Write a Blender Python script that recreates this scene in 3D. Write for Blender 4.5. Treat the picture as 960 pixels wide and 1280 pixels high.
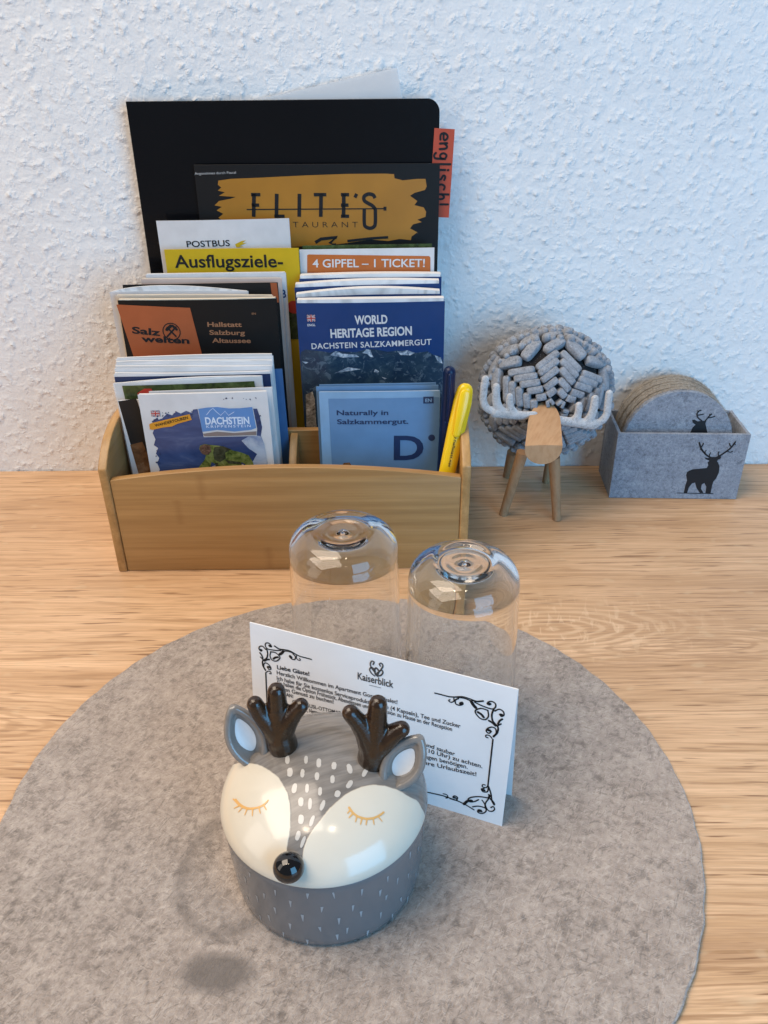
import bpy, bmesh, math, random
from mathutils import Vector, Matrix
from mathutils.geometry import tessellate_polygon
random.seed(7)
for o in list(bpy.data.objects): bpy.data.objects.remove(o)
SC = bpy.context.scene
COL = SC.collection

# ------------------------------------------------------------------ camera
CAM = Vector((0.0, -0.7196, 0.3797))
RT = Vector((0.99990, -0.00020, -0.01080))
DN = Vector((-0.0094, -0.5141, -0.8577))
FW = Vector((-0.0054, 0.8577, -0.5141))
FW.normalize(); RT = (RT - RT.dot(FW)*FW).normalized(); DN = FW.cross(RT)
FPX = 1035.0                      # focal length in pixels of a 960x1280 frame
cd = bpy.data.cameras.new('camera'); cam = bpy.data.objects.new('camera', cd); COL.objects.link(cam)
cam.matrix_world = Matrix(((RT.x, -DN.x, -FW.x, CAM.x), (RT.y, -DN.y, -FW.y, CAM.y), (RT.z, -DN.z, -FW.z, CAM.z), (0, 0, 0, 1)))
cd.sensor_fit = 'VERTICAL'; cd.sensor_height = 24; cd.sensor_width = 18; cd.lens = FPX/1280*24
cd.clip_start = 0.01; cd.clip_end = 50
SC.camera = cam

# ------------------------------------------------------------------ light
W = bpy.data.worlds.new('World'); SC.world = W; W.use_nodes = True
W.node_tree.nodes['Background'].inputs[0].default_value = (0.80, 0.84, 0.92, 1)
W.node_tree.nodes['Background'].inputs[1].default_value = 0.19
def area(name, loc, target, sx, sy, power, color):
    l = bpy.data.lights.new(name, 'AREA'); l.shape = 'RECTANGLE'; l.size = sx; l.size_y = sy; l.energy = power; l.color = color
    o = bpy.data.objects.new(name, l); COL.objects.link(o); o.location = loc
    o.rotation_euler = (Vector(target)-Vector(loc)).to_track_quat('-Z', 'Y').to_euler()
    return o
area('window_light', (0.80, -1.35, 0.46), (0.12, 0, 0.14), 0.85, 1.0, 16.5, (0.19, 0.57, 1.0))
area('side_window_light', (-1.5, -1.0, 0.8), (-0.1, -0.1, 0.10), 0.7, 1.2, 5.5, (1.0, 0.90, 0.80))
area('ceiling_light', (-0.85, -0.50, 1.95), (-0.20, -0.40, 0), 1.4, 1.4, 48.0, (1.0, 0.84, 0.68))
for lx in (-0.42, 0.10):
    area('ceiling_lamp', (lx, -0.95, 1.75), (lx*0.3, -0.25, 0), 0.10, 0.10, 1.3, (1.0, 0.80, 0.58))
SC.view_settings.view_transform = 'Standard'; SC.view_settings.look = 'None'
SC.view_settings.exposure = 0.0; SC.view_settings.gamma = 1.0
try:
    SC.cycles.use_denoising = True; SC.cycles.denoiser = 'OPENIMAGEDENOISE'
    SC.cycles.max_bounces = 16; SC.cycles.transmission_bounces = 16; SC.cycles.transparent_max_bounces = 16
    SC.cycles.caustics_refractive = True; SC.cycles.caustics_reflective = True; SC.cycles.blur_glossy = 0.3
    SC.cycles.sample_clamp_indirect = 6.0
except Exception: pass

# ------------------------------------------------------------------ camera geometry: photo pixel -> point on a plane of the place
def ray(u, v): return RT*((u-480)/FPX) + DN*((v-640)/FPX) + FW
def at_y(u, v, y): d = ray(u, v); return CAM + d*((y-CAM.y)/d.y)
def at_z(u, v, z): d = ray(u, v); return CAM + d*((z-CAM.z)/d.z)
def at_x(u, v, x): d = ray(u, v); return CAM + d*((x-CAM.x)/d.x)
def at_plane(u, v, O, N): d = ray(u, v); return CAM + d*((O-CAM).dot(N)/d.dot(N))

# ------------------------------------------------------------------ materials
MATS = {}
def srgb(r, g, b):
    f = lambda c: (c/255)/12.92 if c/255 <= .04045 else ((c/255+.055)/1.055)**2.4
    return (f(r), f(g), f(b))
class N:
    """small node-tree helper"""
    def __init__(s, name):
        s.m = bpy.data.materials.new(name); s.m.use_nodes = True; s.t = s.m.node_tree
        s.b = s.t.nodes['Principled BSDF']; s.out = s.t.nodes['Material Output']
    def n(s, typ, **kw):
        nd = s.t.nodes.new(typ)
        for k, v in kw.items():
            if k.startswith('i_'): nd.inputs[k[2:].replace('_', ' ')].default_value = v
            else: setattr(nd, k, v)
        return nd
    def l(s, a, b): s.t.links.new(a, b)
    def coords(s, scale=(1, 1, 1), loc=(0, 0, 0), kind='Object', rot=(0, 0, 0)):
        tc = s.n('ShaderNodeTexCoord'); mp = s.n('ShaderNodeMapping'); src = tc.outputs[kind]
        if any(rot):          # turn first, then stretch
            r = s.n('ShaderNodeMapping'); s.l(src, r.inputs[0]); r.inputs['Rotation'].default_value = rot; src = r.outputs[0]
        s.l(src, mp.inputs[0])
        mp.inputs['Scale'].default_value = scale; mp.inputs['Location'].default_value = loc
        return mp.outputs[0]
    def noise(s, vec, scale, detail=4, rough=.55, dist=0):
        nd = s.n('ShaderNodeTexNoise'); s.l(vec, nd.inputs['Vector'])
        nd.inputs['Scale'].default_value = scale; nd.inputs['Detail'].default_value = detail
        nd.inputs['Roughness'].default_value = rough; nd.inputs['Distortion'].default_value = dist
        return nd.outputs['Fac']
    def ramp(s, fac, stops, interp='LINEAR'):
        nd = s.n('ShaderNodeValToRGB'); s.l(fac, nd.inputs[0]); cr = nd.color_ramp; cr.interpolation = interp
        while len(cr.elements) < len(stops): cr.elements.new(0.5)
        for e, (p, c) in zip(cr.elements, stops):
            e.position = p; e.color = (c, c, c, 1) if isinstance(c, (int, float)) else (*c, 1)
        return nd.outputs[0]
    def mix(s, fac, a, b, mode='MIX'):
        nd = s.n('ShaderNodeMix', data_type='RGBA', blend_type=mode)
        if isinstance(fac, (int, float)): nd.inputs[0].default_value = fac
        else: s.l(fac, nd.inputs[0])
        for i, c in ((6, a), (7, b)):
            if isinstance(c, tuple): nd.inputs[i].default_value = (*c[:3], 1)
            else: s.l(c, nd.inputs[i])
        return nd.outputs[2]
    def math(s, op, a, b=0.0):
        nd = s.n('ShaderNodeMath', operation=op)
        for i, c in ((0, a), (1, b)):
            if isinstance(c, (int, float)): nd.inputs[i].default_value = c
            else: s.l(c, nd.inputs[i])
        return nd.outputs[0]
    def bump(s, h, strength, dist, normal=None):
        nd = s.n('ShaderNodeBump'); nd.inputs['Strength'].default_value = strength; nd.inputs['Distance'].default_value = dist
        s.l(h, nd.inputs['Height'])
        if normal: s.l(normal, nd.inputs['Normal'])
        return nd.outputs[0]
    def fin(s, color=None, rough=None, normal=None, **kw):
        for key, v in (('Base Color', color), ('Roughness', rough), ('Normal', normal)):
            if v is None: continue
            if isinstance(v, tuple): s.b.inputs[key].default_value = (*v[:3], 1)
            elif isinstance(v, (int, float)): s.b.inputs[key].default_value = v
            else: s.l(v, s.b.inputs[key])
        for k, v in kw.items():
            s.b.inputs[k.replace('_', ' ')].default_value = v
        MATS[s.m.name] = s.m
        return s.m

def paint(name, col, rough=.4, spec=.5, var=.06, scale=60, bump=0.0, coat=0.0):
    m = N(name); v = m.coords(); n = m.noise(v, scale, 3)
    c = tuple(col)
    k = m.ramp(n, [(0.3, tuple(x*(1-var) for x in c)), (0.7, tuple(min(1, x*(1+var)) for x in c))])
    nm = m.bump(m.noise(v, scale*6, 3), .3, bump) if bump else None
    m.fin(k, rough, nm, Specular_IOR_Level=spec, Coat_Weight=coat, Coat_Roughness=.06)
    return m.m

def wall_mat():
    m = N('woodchip_wallpaper'); v = m.coords()
    warp = m.n('ShaderNodeMix', data_type='RGBA', blend_type='ADD'); warp.inputs[0].default_value = .004
    nz = m.n('ShaderNodeTexNoise'); m.l(v, nz.inputs[0]); nz.inputs['Scale'].default_value = 90
    m.l(v, warp.inputs[6]); m.l(nz.outputs['Color'], warp.inputs[7])
    vo = m.n('ShaderNodeTexVoronoi', feature='SMOOTH_F1'); m.l(warp.outputs[2], vo.inputs['Vector'])
    vo.inputs['Scale'].default_value = 150; vo.inputs['Smoothness'].default_value = .9
    chips = m.ramp(vo.outputs['Distance'], [(.0, 1.0), (.60, 0.0)])
    sel = m.ramp(m.noise(v, 105, 3), [(.43, 0.0), (.66, 1.0)])
    ch = m.math('MULTIPLY', chips, sel)
    fine = m.noise(v, 300, 4, .62)
    mid = m.noise(warp.outputs[2], 125, 3, .58)
    h = m.math('ADD', m.math('MULTIPLY', ch, 1.05), m.math('ADD', m.math('MULTIPLY', fine, .30), m.math('MULTIPLY', mid, .50)))
    col = m.ramp(m.noise(v, 14, 3), [(.3, (.76, .76, .76)), (.7, (.81, .81, .805))])
    m.fin(col, .75, m.bump(h, .80, .0019), Specular_IOR_Level=.25)
    return m.m

def oak_mat():
    m = N('oak_laminate')
    # slow wander of the grain direction
    v0 = m.coords((1, 1, 1))
    wz = m.n('ShaderNodeTexNoise'); m.l(m.coords((2.2, 7, 1)), wz.inputs[0]); wz.inputs['Scale'].default_value = 1.3; wz.inputs['Detail'].default_value = 2
    add = m.n('ShaderNodeVectorMath', operation='MULTIPLY_ADD'); m.l(wz.outputs['Color'], add.inputs[0])
    add.inputs[1].default_value = (0, .024, 0); m.l(v0, add.inputs[2])
    def mp(sc, loc=(0, 0, 0)):
        k = m.n('ShaderNodeMapping'); m.l(add.outputs[0], k.inputs[0]); k.inputs['Scale'].default_value = sc; k.inputs['Location'].default_value = loc
        return k.outputs[0]
    bands = m.noise(mp((1.3, 26, 1)), 1.0, 4, .62)
    streak = m.noise(mp((7, 210, 1), (3, 1, 0)), 1.0, 4, .65)
    fine = m.noise(mp((26, 900, 1), (1, 4, 0)), 1.0, 3, .6)
    pores = m.noise(mp((22, 360, 1), (7, 2, 0)), 1.0, 2, .5)
    c = m.ramp(bands, [(.30, (.48, .285, .155)), (.43, (.68, .43, .245)), (.58, (.80, .535, .325)), (.75, (.70, .45, .265))])
    c = m.mix(m.ramp(streak, [(.38, .55), (.60, 0.0)]), c, (.44, .255, .12), 'MIX')
    c = m.mix(m.ramp(fine, [(.40, .28), (.58, 0.0)]), c, (.27, .15, .07))
    c = m.mix(m.ramp(pores, [(.31, .95), (.40, 0.0)]), c, (.22, .11, .048))
    lines = m.noise(mp((11, 330, 1), (5, 8, 0)), 1.0, 3, .6)
    c = m.mix(m.ramp(lines, [(.36, .75), (.46, 0.0)]), c, (.36, .20, .095))
    # flame figure in two places
    for cx, cy, rx, ry, sc in ((.215, -.262, .20, .050, 15), (-.31, -.330, .22, .055, 13), (.30, -.52, .2, .05, 12)):
        wv = m.n('ShaderNodeTexWave', wave_type='RINGS', rings_direction='Z'); m.l(mp((1.0, 6.5, 0), (-cx, -cy*6.5, 0)), wv.inputs[0])
        wv.inputs['Scale'].default_value = sc; wv.inputs['Distortion'].default_value = 4.5; wv.inputs['Detail'].default_value = 3; wv.inputs['Detail Scale'].default_value = 2.2
        ln = m.n('ShaderNodeVectorMath', operation='LENGTH'); m.l(mp((1/rx, 1/ry, 0), (-cx/rx, -cy/ry, 0)), ln.inputs[0])
        msk = m.ramp(ln.outputs['Value'], [(.25, .62), (1.0, 0.0)])
        c = m.mix(m.math('MULTIPLY', m.ramp(wv.outputs['Fac'], [(.10, 1.0), (.45, 0.0)]), msk), c, (.38, .21, .10))
    # a knot with fine pale growth lines and silvery cross flecks
    kx, ky = .118, -.238
    nzk = m.noise(mp((9, 40, 0), (2, 2, 0)), 1.0, 3)
    ln = m.n('ShaderNodeVectorMath', operation='LENGTH'); m.l(mp((1/.075, 1/.026, 0), (-kx/.075, -ky/.026, 0)), ln.inputs[0])
    rad = m.math('ADD', ln.outputs['Value'], m.math('MULTIPLY', nzk, .55))
    wv2 = m.math('SINE', m.math('MULTIPLY', rad, 30.0))
    mk2 = m.ramp(m.math('MULTIPLY', ln.outputs['Value'], .42), [(.0, .36), (.25, .42), (.50, .16), (.80, 0.0)])
    c = m.mix(m.math('MULTIPLY', m.ramp(m.math('ADD', m.math('MULTIPLY', wv2, .5), .5), [(.60, 0.0), (.92, 1.0)]), mk2), c, (.86, .62, .40))
    c = m.mix(m.math('MULTIPLY', m.ramp(m.math('ADD', m.math('MULTIPLY', wv2, .5), .5), [(.05, 1.0), (.35, 0.0)]), mk2), c, (.43, .25, .13))
    fk = m.noise(m.coords((210, 60, 1), rot=(0, 0, .12)), 1.0, 2, .5, .6)
    c = m.mix(m.math('MULTIPLY', m.ramp(fk, [(.58, 0.0), (.66, 1.0)]), mk2), c, (.88, .66, .44))
    # printed boards of slightly different tone
    sy = m.n('ShaderNodeSeparateXYZ'); m.l(v0, sy.inputs[0])
    bd = m.math('FLOOR', m.math('MULTIPLY', m.math('ADD', sy.outputs[1], m.math('MULTIPLY', m.noise(m.coords((3, 60, 1)), 1.0, 2), .003)), 15.0))
    wn = m.n('ShaderNodeTexWhiteNoise', noise_dimensions='1D'); m.l(bd, wn.inputs['W'])
    c = m.mix(m.ramp(wn.outputs['Value'], [(.1, .30), (.9, 0.0)]), c, (.46, .29, .165))
    # light ray flecks
    fl = m.noise(mp((60, 130, 1), (9, 9, 0)), 1.0, 1, .4)
    c = m.mix(m.ramp(fl, [(.66, 0.0), (.74, .30)]), c, (.62, .46, .29))
    h = m.math('ADD', m.math('MULTIPLY', streak, .6), m.math('ADD', m.math('MULTIPLY', pores, .8), m.math('MULTIPLY', fine, .4)))
    m.fin(c, m.ramp(streak, [(.3, .46), (.7, .34)]), m.bump(h, .35, .0005), Specular_IOR_Level=.5)
    return m.m

def felt_mat(name, dark, mid, light, stains=False, scale=1.0):
    m = N(name); v = m.coords()
    a = m.noise(v, 260*scale, 5, .72); b = m.noise(v, 60*scale, 4, .65); d = m.noise(v, 9*scale, 3)
    k = m.math('ADD', m.math('MULTIPLY', a, .62), m.math('MULTIPLY', b, .38))
    c = m.ramp(k, [(.36, dark), (.50, mid), (.63, light)])
    c = m.mix(m.ramp(d, [(.35, 0.0), (.65, .28)]), c, tuple(x*y for x, y in zip(light, (1.0, .93, .88))))
    sp = m.noise(v, 130*scale, 3, .6)
    c = m.mix(m.ramp(sp, [(.26, .55), (.45, 0.0)]), c, tuple(x*.55 for x in dark))
    for rot, lo in (((.2, .1, .5), .62), ((.1, .3, 2.1), .63), ((.5, .4, 1.3), .63)):
        fb = m.noise(m.coords((900*scale, 110*scale, 500*scale), rot=rot), 1.0, 1, .5, 1.2)
        c = m.mix(m.ramp(fb, [(lo, 0.0), (lo+.10, .40)]), c, tuple(min(1, x*1.25) for x in light))
        fd = m.noise(m.coords((820*scale, 120*scale, 520*scale), loc=(3, 7, 1), rot=rot), 1.0, 1, .5, 1.2)
        c = m.mix(m.ramp(fd, [(lo, 0.0), (lo+.10, .45)]), c, tuple(x*.55 for x in dark))
    if stains:
        nz = m.n('ShaderNodeTexNoise'); m.l(v, nz.inputs[0]); nz.inputs['Scale'].default_value = 40; nz.inputs['Detail'].default_value = 4
        ad = m.n('ShaderNodeVectorMath', operation='MULTIPLY_ADD'); m.l(nz.outputs['Color'], ad.inputs[0]); ad.inputs[1].default_value = (.006, .006, 0); m.l(v, ad.inputs[2])
        for (sx, sy, rx, ry, lo, hi, amt, ring) in stains:
            mpn = m.n('ShaderNodeMapping'); m.l(ad.outputs[0], mpn.inputs[0])
            mpn.inputs['Scale'].default_value = (1/rx, 1/ry, 0); mpn.inputs['Location'].default_value = (-(sx+.003)/rx, -(sy+.003)/ry, 0)
            ln = m.n('ShaderNodeVectorMath', operation='LENGTH'); m.l(mpn.outputs[0], ln.inputs[0])
            if ring: f = m.ramp(ln.outputs['Value'], [(.68, 0.0), (.82, amt), (.88, amt), (1.0, 0.0)])
            else: f = m.ramp(ln.outputs['Value'], [(lo, amt), (hi, 0.0)])
            c = m.mix(f, c, tuple(x*.42 for x in mid))
    h = m.math('ADD', m.math('MULTIPLY', a, .7), m.noise(v, 700*scale, 3, .7))
    m.fin(c, .95, m.bump(h, .8, .0012), Specular_IOR_Level=.12, Sheen_Weight=.25, Sheen_Roughness=.6)
    return m.m

def bamboo_mat(name, along, tint=1.0, zline=False):
    m = N(name)
    s = {'x': (3.5, 90, 90), 'y': (90, 3.5, 90), 'z': (90, 90, 3.5)}[along]
    st = m.noise(m.coords(s), 1.0, 4, .6)
    s2 = {'x': (10, 420, 420), 'y': (420, 10, 420), 'z': (420, 420, 10)}[along]
    fi = m.noise(m.coords(s2), 1.0, 3, .6)
    T = lambda r, g, b: (r*tint, g*tint, b*tint)
    c = m.ramp(st, [(.30, T(.325, .172, .058)), (.5, T(.415, .230, .083)), (.70, T(.49, .285, .113))])
    c = m.mix(m.ramp(fi, [(.38, .35), (.6, 0.0)]), c, T(.27, .145, .052))
    if zline:
        # laminated strips, and darker nodes of the cane
        sp = m.n('ShaderNodeSeparateXYZ'); m.l(m.coords(), sp.inputs[0])
        strip = m.math('FLOOR', m.math('MULTIPLY', sp.outputs[2], 46.0))
        wn = m.n('ShaderNodeTexWhiteNoise', noise_dimensions='1D'); m.l(strip, wn.inputs['W'])
        c = m.mix(m.ramp(wn.outputs['Value'], [(0, .22), (1, 0.0)]), c, T(.30, .165, .06))
        fr = m.math('FRACT', m.math('ADD', m.math('MULTIPLY', sp.outputs[0], 4.6), m.math('MULTIPLY', wn.outputs['Value'], 1.0)))
        dd = m.math('ABSOLUTE', m.math('SUBTRACT', fr, .5))
        nd = m.ramp(m.math('ADD', dd, m.math('MULTIPLY', m.noise(m.coords((60, 200, 200)), 1.0, 3), .03)), [(.012, .45), (.035, 0.0)])
        c = m.mix(nd, c, T(.26, .125, .042))
    m.fin(c, .38, m.bump(fi, .2, .0003), Specular_IOR_Level=.45)
    return m.m

def wood_mat(name, base, dark):
    m = N(name)
    f = m.noise(m.coords((60, 60, 60), rot=(.3, .5, .8)), 1.0, 4, .6)
    g = m.noise(m.coords((420, 70, 120), rot=(.2, 0, .6)), 1.0, 3, .6)
    c = m.ramp(f, [(.3, tuple(x*.9 for x in base)), (.7, base)])
    c = m.mix(m.ramp(g, [(.36, .5), (.56, 0.0)]), c, dark)
    m.fin(c, .55, m.bump(g, .25, .0003), Specular_IOR_Level=.35)
    return m.m

def glaze(name, col, rough=.10, var=.03, bump=.0003, brush=0.0):
    m = N(name); v = m.coords(); n = m.noise(v, 45, 3)
    c = m.ramp(n, [(.3, tuple(x*(1-var) for x in col)), (.7, tuple(min(1, x*(1+var)) for x in col))])
    if brush:
        b = m.noise(m.coords((70, 420, 70), rot=(0, 0, .4)), 1.0, 3)
        c = m.mix(m.ramp(b, [(.4, brush), (.62, 0.0)]), c, tuple(x*.72 for x in col))
    m.fin(c, rough, m.bump(m.noise(v, 70, 2), .5, bump), Specular_IOR_Level=.5, Coat_Weight=.35, Coat_Roughness=.04)
    return m.m

def pages_mat(name, col=(.74, .74, .74)):
    m = N(name)
    st = m.noise(m.coords((5, 2600, 5)), 1.0, 2, .5)
    c = m.ramp(st, [(.35, tuple(x*.72 for x in col)), (.55, col)])
    m.fin(c, .6); return m.m

def photo_mat(name, stops, scale, stretch=(1, 1, 1), detail=6, speck=None, rough=.25, dist=.6):
    """a printed photograph: mottled bands of colour"""
    m = N(name); n = m.noise(m.coords(stretch), scale, detail, .65, dist)
    c = m.ramp(n, stops)
    if speck:
        s = m.noise(m.coords(stretch), scale*2.3, 5, .7, .8)
        c = m.mix(m.ramp(s, [(.56, 0.0), (.62, .85)]), c, speck)
    m.fin(c, rough); return m.m

def glass_mat():
    m = N('clear_glass'); m.fin((.985, .992, .992), 0.0, None, Transmission_Weight=1.0, IOR=1.50)
    return m.m
def plastic_sleeve_mat():
    m = N('clear_plastic')
    n = m.noise(m.coords((30, 30, 4)), 1.0, 3)
    m.fin((.80, .82, .84), .22, m.bump(n, .4, .001), Alpha=.46, Specular_IOR_Level=.6)
    return m.m

def dbl(t): return t
WHITE = paint('white_coated_paper', (.62, .62, .63), .38)
WHITE2 = paint('white_card_paper', (.82, .82, .83), .6, .3, .03, 40)
CREAM = paint('cream_paper', (.68, .58, .46), .45)
PINK = paint('pale_pink_paper', (.62, .47, .40), .45)
BLACKC = paint('black_cover', (.008, .009, .011), .30, .35)
BLACKG = paint('black_plastic_cover', (.003, .0035, .005), .20, .38, .1, 20, .0004)
SALZB = paint('charcoal_cover', (.009, .0085, .0085), .42, .25)
ORANGE = paint('orange_print', (.36, .090, .030), .4)
ORANGE2 = paint('bright_orange_print', (.47, .125, .022), .4)
COPPER = paint('copper_print', (.33, .15, .075), .4)
GOLD = paint('ochre_brush_paint', (.37, .165, .018), .4, .5, .10, 30)
YELLOW = paint('yellow_cover', (.55, .37, .010), .35)
YELPEN = paint('yellow_plastic', (.85, .55, .012), .22, .5, .03)
BLUET = paint('trail_blue_cover', (.050, .135, .30), .4)
NAVY = paint('navy_print', (.012, .028, .085), .35)
BLUEC = paint('blue_cover', (.008, .040, .150), .32, .4)
BLUEL = paint('pale_blue_cover', (.21, .36, .54), .35)
BLUEM = paint('mid_blue_cover', (.115, .23, .40), .35)
BLUEPAN = paint('sky_blue_panel', (.10, .24, .52), .35)
DKBLUE = paint('dark_blue_plastic', (.003, .012, .050), .35, .3)
INK = paint('black_ink', (.010, .010, .012), .6, .3)
INKG = paint('grey_ink', (.075, .07, .07), .6, .3)
DARKP = paint('dark_print', (.014, .013, .013), .4, .3)
BROWNP = photo_mat('brown_food_print', [(.3, (.05, .022, .012)), (.55, (.17, .08, .035)), (.75, (.34, .22, .14))], 60)
REDC = paint('red_print', (.42, .03, .02), .4)
REDTAB = paint('orange_red_card', (.46, .075, .038), .55, .3)
GREENP = photo_mat('green_meadow_print', [(.30, (.012, .018, .010)), (.5, (.045, .07, .02)), (.72, (.10, .14, .05))], 90)
MOUNT = photo_mat('mountain_forest_print', [(.30, (.010, .026, .060)), (.5, (.018, .044, .080)), (.72, (.045, .085, .12))], 70, speck=(.10, .15, .20))
SNOWY = photo_mat('snow_rock_print', [(.36, (.05, .08, .13)), (.5, (.28, .36, .45)), (.66, (.72, .76, .80))], 190, dist=1.2)
SKYP = photo_mat('blue_sky_print', [(.35, (.020, .042, .125)), (.55, (.040, .072, .185)), (.75, (.12, .165, .28))], 18, (1, 1, 3.2), 4)
CLOUDP = photo_mat('cloud_print', [(.35, (.16, .22, .36)), (.6, (.42, .47, .55))], 60)
ROCKP = photo_mat('rocky_print', [(.3, (.06, .05, .04)), (.55, (.42, .38, .33)), (.7, (.74, .72, .68))], 220)
JACKET = photo_mat('green_jacket_print', [(.35, (.030, .050, .010)), (.50, (.130, .160, .038)), (.70, (.235, .255, .085))], 160)
HEADP = photo_mat('brown_helmet_print', [(.35, (.04, .022, .016)), (.55, (.14, .075, .05)), (.75, (.30, .19, .15))], 260)
PACK = photo_mat('dark_pack_print', [(.35, (.018, .020, .012)), (.65, (.07, .075, .04))], 240)
PAGES = pages_mat('white_page_edges')
PAGESC = pages_mat('cream_page_edges', (.70, .62, .50))
OAK = oak_mat()
BAMX = bamboo_mat('bamboo_front', 'x', 1.0, True)
BAMY = bamboo_mat('bamboo_side', 'y', 1.05)
BEECH = wood_mat('beech_wood', (.50, .295, .155), (.37, .19, .085))
BEECHL = wood_mat('beech_dowel', (.40, .235, .125), (.27, .14, .065))
FELTG = felt_mat('grey_felt', (.150, .172, .215), (.240, .272, .330), (.345, .38, .44), scale=1.5)
FELTT = felt_mat('warm_lit_grey_felt', (.17, .145, .115), (.29, .25, .20), (.41, .365, .30), scale=2.0)  # coaster felt with the warm overhead light on the rims put into its brown
FELTB = felt_mat('grey_felt_strip', (.175, .19, .22), (.29, .315, .36), (.41, .44, .49), scale=2.2)
FELTW = felt_mat('pale_felt', (.42, .42, .43), (.56, .56, .57), (.68, .68, .69), scale=2.0)
FELTD = paint('gap_shade_core', (.028, .028, .031), .95, .1)  # near-black so the shade in gaps between strips is painted on the core
GLASS = glass_mat(); SLEEVE = plastic_sleeve_mat()
GREYGL = glaze('grey_glaze', (.215, .198, .182), .12, .05, brush=.35)
BODYGL = glaze('slate_grey_glaze', (.145, .146, .152), .26, .05)
BODYMK = paint('pale_grey_brush_mark', (.36, .375, .39), .3)
WHITEGL = glaze('white_ear_glaze', (.66, .66, .66), .2, brush=.25)
SPOTGL = glaze('off_white_spot_glaze', (.50, .475, .44), .2)
BROWNGL = paint('brown_glaze', (.030, .0155, .0082), .15, .45, .25, 120, .0006, .15)
BLACKGL = glaze('black_glaze', (.004, .004, .005), .06)
GOLDGL = paint('gold_line', (.66, .38, .13), .3, .5)

# ------------------------------------------------------------------ mesh building
class G:
    def __init__(s): s.v = []; s.f = []; s.mi = []; s.attr = None
    def add(s, vs, fs, mi=0):
        b = len(s.v); s.v += [Vector(p) for p in vs]; s.f += [tuple(i+b for i in f) for f in fs]; s.mi += [mi]*len(fs); return s
    def box(s, lo, hi, mi=0):
        (a, b, c), (d, e, f) = lo, hi
        return s.add([(a,b,c),(d,b,c),(d,e,c),(a,e,c),(a,b,f),(d,b,f),(d,e,f),(a,e,f)],
                     [(0,3,2,1),(4,5,6,7),(0,1,5,4),(1,2,6,5),(2,3,7,6),(3,0,4,7)], mi)
    def tube(s, pts, rad, n=10, mi=0, flat=None, cap=True):
        """tapered tube with rounded ends; flat = (axis vector, factor) squashes it along that axis"""
        pts = [Vector(p) for p in pts]; m = len(pts)
        rr = rad if isinstance(rad, (list, tuple)) else [rad]*m
        tang = [(pts[min(i+1, m-1)]-pts[max(i-1, 0)]).normalized() for i in range(m)]
        ref = Vector((0, 0, 1)) if abs(tang[0].z) < .9 else Vector((1, 0, 0))
        P, R, T = list(pts), list(rr), list(tang)
        if cap:
            for q in (.35, .72, .95):
                e = math.sqrt(1-q*q)
                P.insert(0, pts[0]-tang[0]*rr[0]*q); R.insert(0, rr[0]*e); T.insert(0, tang[0])
                P.append(pts[-1]+tang[-1]*rr[-1]*q); R.append(rr[-1]*e); T.append(tang[-1])
        rings = []; x = None
        for p, r, t in zip(P, R, T):
            x = (ref - ref.dot(t)*t).normalized() if x is None else (x - x.dot(t)*t).normalized()
            y = t.cross(x); ring = []
            for k in range(n):
                a = 2*math.pi*k/n; d = x*math.cos(a)*r + y*math.sin(a)*r
                if flat: ax, fc = flat; d = d - ax*d.dot(ax)*(1-fc)
                ring.append(p+d)
            rings.append(ring)
        vs = [p for r in rings for p in r]; fs = []
        for i in range(len(rings)-1):
            for k in range(n): fs.append((i*n+k, i*n+(k+1) % n, (i+1)*n+(k+1) % n, (i+1)*n+k))
        fs.append(tuple(range(n))[::-1]); fs.append(tuple((len(rings)-1)*n+k for k in range(n)))
        return s.add(vs, fs, mi)
    def lathe(s, prof, c, n=64, mi=0, closed=True):
        cx, cy, cz = c; vs = []; fs = []; m = len(prof)
        for r, z in prof:
            for k in range(n): a = 2*math.pi*k/n; vs.append((cx+r*math.cos(a), cy+r*math.sin(a), cz+z))
        for i in range(m-1):
            for k in range(n): fs.append((i*n+k, i*n+(k+1) % n, (i+1)*n+(k+1) % n, (i+1)*n+k))
        if prof[0][0] > 1e-7 and closed: fs.append(tuple(range(n))[::-1])
        if prof[-1][0] > 1e-7 and closed: fs.append(tuple((m-1)*n+k for k in range(n)))
        return s.add(vs, fs, mi)
    def ell(s, c, ax, ay, az, n=14, m=9, p=1.0, mi=0):
        """ellipsoid from three half-axis vectors"""
        vs = []; fs = []; c = Vector(c)
        sg = lambda t: math.copysign(abs(t)**p, t)
        for i in range(m+1):
            th = math.pi*i/m
            for k in range(n):
                ph = 2*math.pi*k/n
                vs.append(c + ax*sg(math.cos(th)) + ay*sg(math.sin(th)*1.0)*sg(math.cos(ph)) + az*sg(math.sin(th))*sg(math.sin(ph)))
        for i in range(m):
            for k in range(n): fs.append((i*n+k, i*n+(k+1) % n, (i+1)*n+(k+1) % n, (i+1)*n+k))
        return s.add(vs, fs, mi)

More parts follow.
